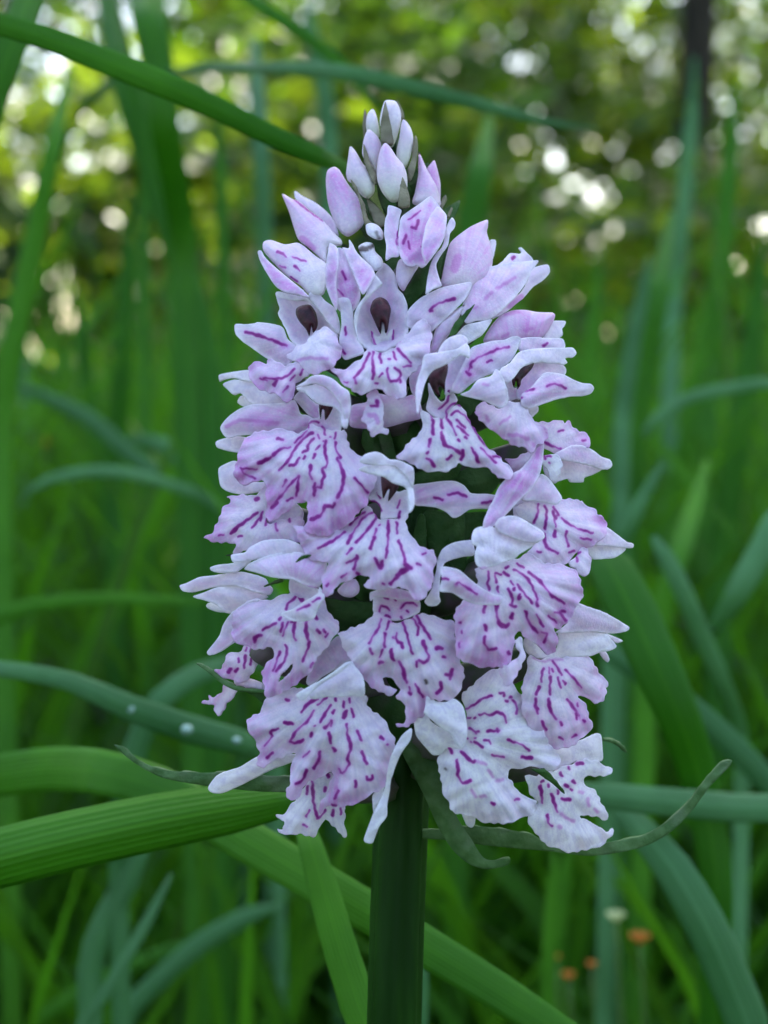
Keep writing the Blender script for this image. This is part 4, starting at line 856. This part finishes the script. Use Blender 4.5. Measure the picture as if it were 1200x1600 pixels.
# dew on the blade behind the left bract
M_DEW = simple_material('dew', (.20, .34, .26), (.30, .44, .36), 200, .08, .8)
for px, py, wd, lab in ((203, 1108, 15, 'dew drop on the dewy blade farthest from the flowers'), (292, 1140, 17, 'largest dew drop in the middle of the dewy blade'), (370, 1157, 12, 'smallest dew drop on the dewy blade, beside the flowers')):
    d = D0 + .0590; r0 = wd * PX * d / D0 * .5; V = []; Fc = []
    nu, nv = 12, 7
    for i in range(nv + 1):
        th = math.pi * i / nv
        for j in range(nu):
            a = 2 * math.pi * j / nu
            V.append(RIGHT * (r0 * math.sin(th) * math.cos(a) * 1.15) + UP * (r0 * math.sin(th) * math.sin(a)) - FWD * (r0 * .8 * math.cos(th)))
    for i in range(nv):
        for j in range(nu): Fc.append((i * nu + j, i * nu + (j + 1) % nu, (i + 1) * nu + (j + 1) % nu, (i + 1) * nu + j))
    o = mesh_obj('dew_drop', np.array([tuple(q) for q in V]), Fc, M_DEW); o.location = P(px, py, d + .001)
    tag(o, lab, 'dew drop', 'dew drops on one blade')

# small yellow flowers lost in the grass
M_YELLOW = simple_material('yellow_petal', (.48, .22, .01), (.42, .13, .01), 300, .6, .3, .3)
M_STALK = simple_material('flower_stalk', (.05, .11, .02), (.08, .15, .03), 300, .6, .3)
def yellow_flower(px, py, back, size, label, group=None, col=None):
    p = P(px, py, D0 + back); root = Vector((p.x + .004, p.y + .006, -.005))
    e = empty('yellow_flower', root)
    pa = catmull(np.array([tuple(root), tuple(root.lerp(p, .5) + Vector((.006, 0, 0))), tuple(p)]), .02, False)
    V, Fc = tube([q - np.array(root) for q in pa], [.0004] * len(pa), 6); mesh_obj('stalk', V, Fc, M_STALK, e)
    for k in range(8):
        a = 2 * math.pi * k / 8; o2 = Vector((math.cos(a), math.sin(a), 0)); tt = Vector((-math.sin(a), math.cos(a), 0))
        c = p - root; Vp = []
        for s, wdt, up in ((0, .08, 0), (.45, .26, .35), (.85, .28, .75), (1.05, .10, .85)):
            for q in (-1, 0, 1): Vp.append(tuple(c + o2 * s * size * .8 + tt * q * wdt * size + Vector((0, 0, up * size * .9 - abs(q) * .04 * size))))
        Fp = [(i * 3 + j, i * 3 + j + 1, i * 3 + j + 4, i * 3 + j + 3) for i in range(3) for j in range(2)]
        mesh_obj('petal', Vp, Fp, col or M_YELLOW, e)
    tag(e, label, 'flower', group)
M_PALE = simple_material('pale_bud_petal', (.45, .52, .20), (.55, .58, .30), 300, .6, .3, .3)
for px, py, b, s, lab in ((888, 1530, .16, .0017, 'lowest of the tiny orange flowers in the dark grass'), (925, 1512, .165, .0015, 'tiny orange flower between the largest and the lowest one'),
                          (1000, 1475, .15, .0026, 'largest orange flower in the grass, just below the pale bud'), (868, 1500, .17, .0013, 'faintest and smallest orange flower, next to the lowest one')):
    yellow_flower(px, py, b, s, lab, 'orange flowers low in the grass')
yellow_flower(962, 1440, .14, .0022, 'pale greenish-yellow bud above the orange flowers in the grass', None, M_PALE)
yellow_flower(70, 700, .40, .0042, 'small yellow flower beyond the arching blades left of the spike')

# ------------------------------------------------------------------ meadow grass
def meadow():
    R0 = []
    def batch(n, y0, y1, half, h0, h1, w0, w1, pw=1.0):
        y = y0 + (y1 - y0) * rng.random(n) ** pw
        x = (rng.random(n) * 2 - 1) * (half + .36 * np.maximum(y, 0))
        R0.append(np.stack([x, y, rng.uniform(h0, h1, n), rng.uniform(w0, w1, n)], 1))
    batch(1900, .15, .40, .10, .14, .33, .003, .006)
    batch(6500, .25, 1.0, .15, .20, .46, .003, .007)
    batch(7500, .9, 2.6, .3, .24, .43, .004, .009)
    batch(4200, 2.4, 8.0, .8, .22, .42, .006, .011)
    batch(420, .20, .7, .08, .22, .42, .006, .011)
    n = 1500; x = rng.uniform(.16, .9, n) * rng.choice([-1, 1], n); y = rng.uniform(-.45, .25, n)
    R0.append(np.stack([x, y, rng.uniform(.12, .30, n), rng.uniform(.003, .006, n)], 1))
    n = 12000; x = rng.uniform(-7, 7, n); y = rng.uniform(-2.0, 9.0, n); ok = (np.abs(x) > .55 + .36 * np.maximum(y, 0)) | (y > 2.6)
    R0.append(np.stack([x, y, rng.uniform(.2, .42, n), rng.uniform(.006, .011, n)], 1)[ok])
    n = 3500; x = rng.uniform(.16, 1.6, n) * rng.choice([-1, 1], n); y = rng.uniform(.05, 1.6, n); ok = np.abs(x) > .1 + .36 * y
    R0.append(np.stack([x, y, rng.uniform(.18, .36, n), rng.uniform(.004, .007, n)], 1)[ok])
    A = np.concatenate(R0); n = len(A)
    S = 7
    az = rng.uniform(0, 2 * np.pi, n); lean = rng.uniform(.05, .55, n) * A[:, 2]; droop = rng.uniform(0, .5, n)
    near = A[:, 1] < .5
    az[near] = rng.choice([0, np.pi], near.sum()) + rng.normal(0, .5, near.sum())
    t = np.linspace(0, 1, S)[None]
    px = A[:, :1] + np.cos(az)[:, None] * lean[:, None] * t ** 2
    py = A[:, 1:2] + np.sin(az)[:, None] * lean[:, None] * t ** 2 * np.where(near, .35, 1.0)[:, None]
    pz = A[:, 2:3] * (t - droop[:, None] * .55 * t ** 3.2)
    wdt = A[:, 3:4] * np.clip(np.sin(np.pi * (.22 + .78 * t)) ** .7, .05, 1)
    fa = rng.uniform(-.9, .9, n); sx = np.cos(fa)[:, None]; sy = np.sin(fa)[:, None]
    L = np.stack([px - sx * wdt / 2, py - sy * wdt / 2, pz], -1); Rr = np.stack([px + sx * wdt / 2, py + sy * wdt / 2, pz], -1)
    V = np.stack([L, Rr], 2).reshape(-1, 3)
    tone = np.clip(rng.normal(.38, .36, n), 0, 1); dry = np.where(rng.random(n) < .012, rng.uniform(.4, 1, n), 0)
    C = np.zeros((n, S, 2, 4)); C[..., 0] = tone[:, None, None]; C[:, :, 1, 1] = 1; C[..., 2] = dry[:, None, None]; C[..., 3] = 1
    b = (np.arange(n) * S * 2)[:, None] + (np.arange(S - 1) * 2)[None]
    Fc = np.stack([b, b + 1, b + 3, b + 2], -1).reshape(-1, 4)
    o = mesh_obj('meadow_grass', V, Fc, M_MEADOW, cols=C.reshape(-1, 4))
    o['kind'] = 'stuff'; tag(o, 'tall green meadow grass growing thickly behind the orchid', 'grass')
meadow()

# ------------------------------------------------------------------ shrubs and trees
def leaf_material(name, dark, light, trans_col, trans, rough=.38, spec=.5):
    m, nt, out = new_mat(name)
    at = N(nt, 'ShaderNodeAttribute', attribute_name='Col'); sep = N(nt, 'ShaderNodeSeparateColor')
    nt.links.new(at.outputs['Color'], sep.inputs[0])
    c = mixcol(nt, sep.outputs[0], dark, light)
    t = mixcol(nt, sep.outputs[0], tuple(x * .3 for x in trans_col), trans_col)
    leafy(nt, out, c, t, trans, rough, spec)
    return m
M_LEAF = leaf_material('shrub_leaf', (.008, .034, .004), (.035, .095, .009), (.22, .44, .02), .36, .45, .3)
M_LEAF2 = leaf_material('yellowish_leaf', (.014, .048, .004), (.055, .12, .010), (.38, .56, .025), .36, .45, .3)
M_TLEAF = leaf_material('tree_leaf', (.030, .065, .012), (.07, .13, .022), (.16, .28, .03), .3)
M_BARK = simple_material('bark', (.020, .015, .010), (.060, .045, .030), 30, .9, .2, 0, .01, (1, 1, .25))
M_TWIG = simple_material('twig', (.05, .035, .022), (.09, .065, .04), 60, .9, .2, 0, .002)
def leaves(cent, size, name, mat, parent, r, tilt=.7):
    n = len(cent)
    nrm = r.normal(0, tilt, (n, 3)); nrm[:, 2] += 1; nrm /= np.linalg.norm(nrm, axis=1)[:, None]
    az = r.uniform(0, 2 * np.pi, n); d = np.stack([np.cos(az), np.sin(az), np.zeros(n)], 1)
    d -= nrm * (d * nrm).sum(1)[:, None]; d /= np.linalg.norm(d, axis=1)[:, None]
    s = np.cross(nrm, d); L = size * r.uniform(.6, 1.25, n); Wd = L * r.uniform(.42, .6, n)
    prof = [(0, 0, 0), (.32, .5, .06), (.72, .40, .02), (1, 0, -.14), (.72, -.40, .02), (.32, -.5, .06), (.5, 0, -.05)]
    V = np.stack([cent + d * (L * a)[:, None] + s * (Wd * b)[:, None] + nrm * (L * c)[:, None] for a, b, c in prof], 1).reshape(-1, 3)
    b = (np.arange(n) * 7)[:, None]
    tri = np.array([(0, 6, 1), (1, 6, 2), (2, 6, 3), (3, 6, 4), (4, 6, 5), (5, 6, 0)])
    Fc = (b[:, :, None] + tri[None]).reshape(-1, 3)
    C = np.zeros((n, 7, 4)); C[..., 0] = (r.random(n) ** 1.5)[:, None]; C[..., 3] = 1
    return mesh_obj(name, V, Fc, mat, parent, cols=C.reshape(-1, 4))
def clumps(r, n, nclump, rad, csize, flat=1.0):
    """points in uneven clumps through an ellipsoid's volume"""
    q = r.normal(0, 1, (nclump, 3)); q /= np.linalg.norm(q, axis=1)[:, None]; q *= (r.random(nclump) ** .45)[:, None]
    q *= np.array(rad)[None]
    who = r.integers(0, nclump, n); off = r.normal(0, 1, (n, 3)) * csize * r.uniform(.6, 1.3, nclump)[who][:, None]
    off[:, 2] *= flat
    return q[who] + off, q
def shrub(label, x, y, h, rad, n, size, seed, mat):
    r = np.random.default_rng(seed); e = empty('shrub', (x, y, 0))
    c, q = clumps(r, n, 34, (rad, rad * .8, h * .46), .10 + .05 * rad, .7)
    c[:, 2] += h * .52; c = c[c[:, 2] > .03]
    leaves(c, size, 'foliage', mat, e, r)
    for k in range(6):
        tip = q[r.integers(0, len(q))] + np.array([0, 0, h * .52]); tip[2] = max(tip[2], h * .4)
        b0 = np.array([r.normal(0, .05), r.normal(0, .05), -.02]); mid = (b0 + tip) / 2 + np.array([0, 0, .1])
        pa = catmull(np.array([b0, mid, tip]), .12, False)
        V, Fc = tube(pa, list(np.linspace(.012, .003, len(pa))), 7); mesh_obj('branch', V, Fc, M_TWIG, e)
    tag(e, label, 'shrub', 'shrubs at the edge of the meadow')
def tree(label, x, y, h, trunk_r, crown_c, crown_r, n, nc, size, seed, mat, lean=(0, 0), cl=.45, group=None):
    r = np.random.default_rng(seed); e = empty('tree', (x, y, 0))
    cc = np.array(crown_c) - np.array([x, y, 0])
    c, q = clumps(r, n, nc, crown_r, cl, .8); c += cc; q = q + cc
    pa = catmull(np.array([[0, 0, -.1], [lean[0] * .3, lean[1] * .3, h * .3], [lean[0] * .7, lean[1] * .7, h * .62], [lean[0], lean[1], h * .95]]), .25, False)
    V, Fc = tube(pa, list(trunk_r * np.linspace(1.15, .25, len(pa))), 16, 5, .05)
    tr = mesh_obj('trunk', V, Fc, M_BARK, e)
    for k in range(14):
        a = pa[r.integers(int(len(pa) * .5), len(pa))]; b = q[r.integers(0, len(q))]
        m = (a + b) / 2 + np.array([0, 0, .25]); br = catmull(np.array([a, m, b]), .3, False)
        V, Fc = tube(br, list(np.linspace(trunk_r * .32, .012, len(br))), 7); mesh_obj('limb', V, Fc, M_BARK, tr)
    leaves(c, size, 'crown', mat, e, r)
    tag(e, label, 'tree', group)
def wx(px, y):      # where a column of the photograph lies at a distance of y metres beyond the stem
    return (px - 600) * PX * (y + D0) / D0
shrub('leafy bright green shrub beyond the grass left of the spike', wx(120, 2.6), 2.6, 1.05, .55, 1500, .075, 11, M_LEAF2)
shrub('loose sunlit shrub standing behind the upper buds', wx(470, 3.6), 3.6, 1.3, .55, 1700, .085, 12, M_LEAF)
shrub('yellow-green shrub just left of the dark trunk', wx(900, 3.0), 3.0, .72, .5, 1400, .075, 13, M_LEAF2)
shrub('dense shrub at the foot of the dark trunk', wx(1200, 3.3), 3.3, .75, .55, 1500, .08, 14, M_LEAF)
shrub('wide shrub further back between the left shrub and the buds', wx(330, 4.6), 4.6, 1.7, 1.0, 2000, .10, 15, M_LEAF)
shrub('tall pale shrub far behind the spike', wx(740, 5.6), 5.6, 2.1, 1.2, 2200, .11, 16, M_LEAF2)
shrub('pale shrub seen between the buds and the dark trunk', wx(860, 7.0), 7.0, 2.5, 1.2, 2400, .12, 17, M_LEAF)
shrub('rounded shrub well to the left of the leafy bright green shrub', -2.3, 3.4, 1.5, .9, 2200, .085, 51, M_LEAF)
shrub('large shrub at the meadow edge beyond the rounded left shrub', -3.6, 5.6, 2.4, 1.3, 2600, .11, 52, M_LEAF2)
shrub('rounded shrub well to the right of the dark trunk', 2.7, 3.6, 1.5, .9, 2200, .085, 53, M_LEAF)
shrub('large shrub at the meadow edge beyond the rounded right shrub', 3.9, 5.8, 2.4, 1.3, 2600, .11, 54, M_LEAF2)
tx = wx(1062, 5.0)
tree('slim dark-barked tree rising at the right behind the shrubs', tx, 5.0, 7.2, .062, (1.0, 4.0, 5.4), (2.5, 2.1, 1.5), 22000, 120, .095, 21, M_TLEAF, lean=(.1, -.4), cl=.32, group='trees round the meadow')
tree('broad leafy tree far behind the left shrubs', -5.0, 15.0, 8.0, .16, (-4.2, 15.0, 4.2), (3.2, 2.6, 3.6), 15000, 90, .15, 22, M_LEAF, cl=.5, group='trees round the meadow')
tree('round pale green tree far behind the spike', .8, 17.5, 8.5, .17, (.8, 17.5, 4.4), (3.2, 2.6, 4.0), 15000, 90, .15, 23, M_LEAF2, cl=.5, group='trees round the meadow')
tree('spreading tree far behind the dark trunk', 6.0, 14.0, 8.0, .16, (5.6, 14.0, 4.0), (3.2, 2.6, 3.6), 15000, 90, .15, 24, M_LEAF, cl=.5, group='trees round the meadow')

tree('added wide-crowned tree, its unseen crown shading the left shrubs', -3.7, 8.6, 8.0, .13, (-2.0, 8.4, 6.4), (3.0, 2.8, 1.7), 20000, 46, .12, 31, M_TLEAF, lean=(.8, 0), cl=.38, group='trees round the meadow')  # added out of view to throw broken shade over the shrubs
tree('added wide-crowned tree, its unseen crown shading the right shrubs', 4.2, 9.4, 8.4, .13, (2.9, 8.9, 6.7), (3.0, 2.8, 1.7), 17000, 46, .12, 32, M_TLEAF, lean=(-.8, 0), cl=.38, group='trees round the meadow')  # second added shade tree, crown above the view

tree('tall tree far behind the broad slanting blade', -2.0, 19.0, 9.0, .17, (-2.0, 19.0, 4.4), (3.0, 2.4, 4.2), 13000, 80, .15, 33, M_LEAF, cl=.5, group='trees round the meadow')
for i, (x, y) in enumerate(((-5.2, -3.4), (0.6, -6.0), (5.6, -3.0), (-6.2, 3.0), (6.6, 3.4))):  # unseen trees added to cut low sky light reaching the orchid
    tree(('unseen bushy tree added to block light, behind the viewer to the left', 'unseen bushy tree added to block light, straight behind the viewer', 'unseen bushy tree added to block light, behind the viewer to the right',
          'unseen bushy tree added to block light, far left of the orchid', 'unseen bushy tree added to block light, far right of the orchid')[i],
         x, y, 6.5, .12, (x, y, 3.0), (2.3, 2.3, 2.9), 9000, 60, .16, 40 + i, M_TLEAF, cl=.42, group='trees round the meadow')

tree('broad tree at the far left end of the meadow', -9.5, 11.0, 8.0, .16, (-9.3, 11.0, 4.0), (3.2, 2.8, 3.6), 9000, 70, .18, 61, M_LEAF, cl=.55, group='trees round the meadow')
tree('broad tree at the far right end of the meadow', 10.0, 10.0, 8.0, .16, (9.8, 10.0, 4.0), (3.2, 2.8, 3.6), 9000, 70, .18, 62, M_LEAF, cl=.55, group='trees round the meadow')
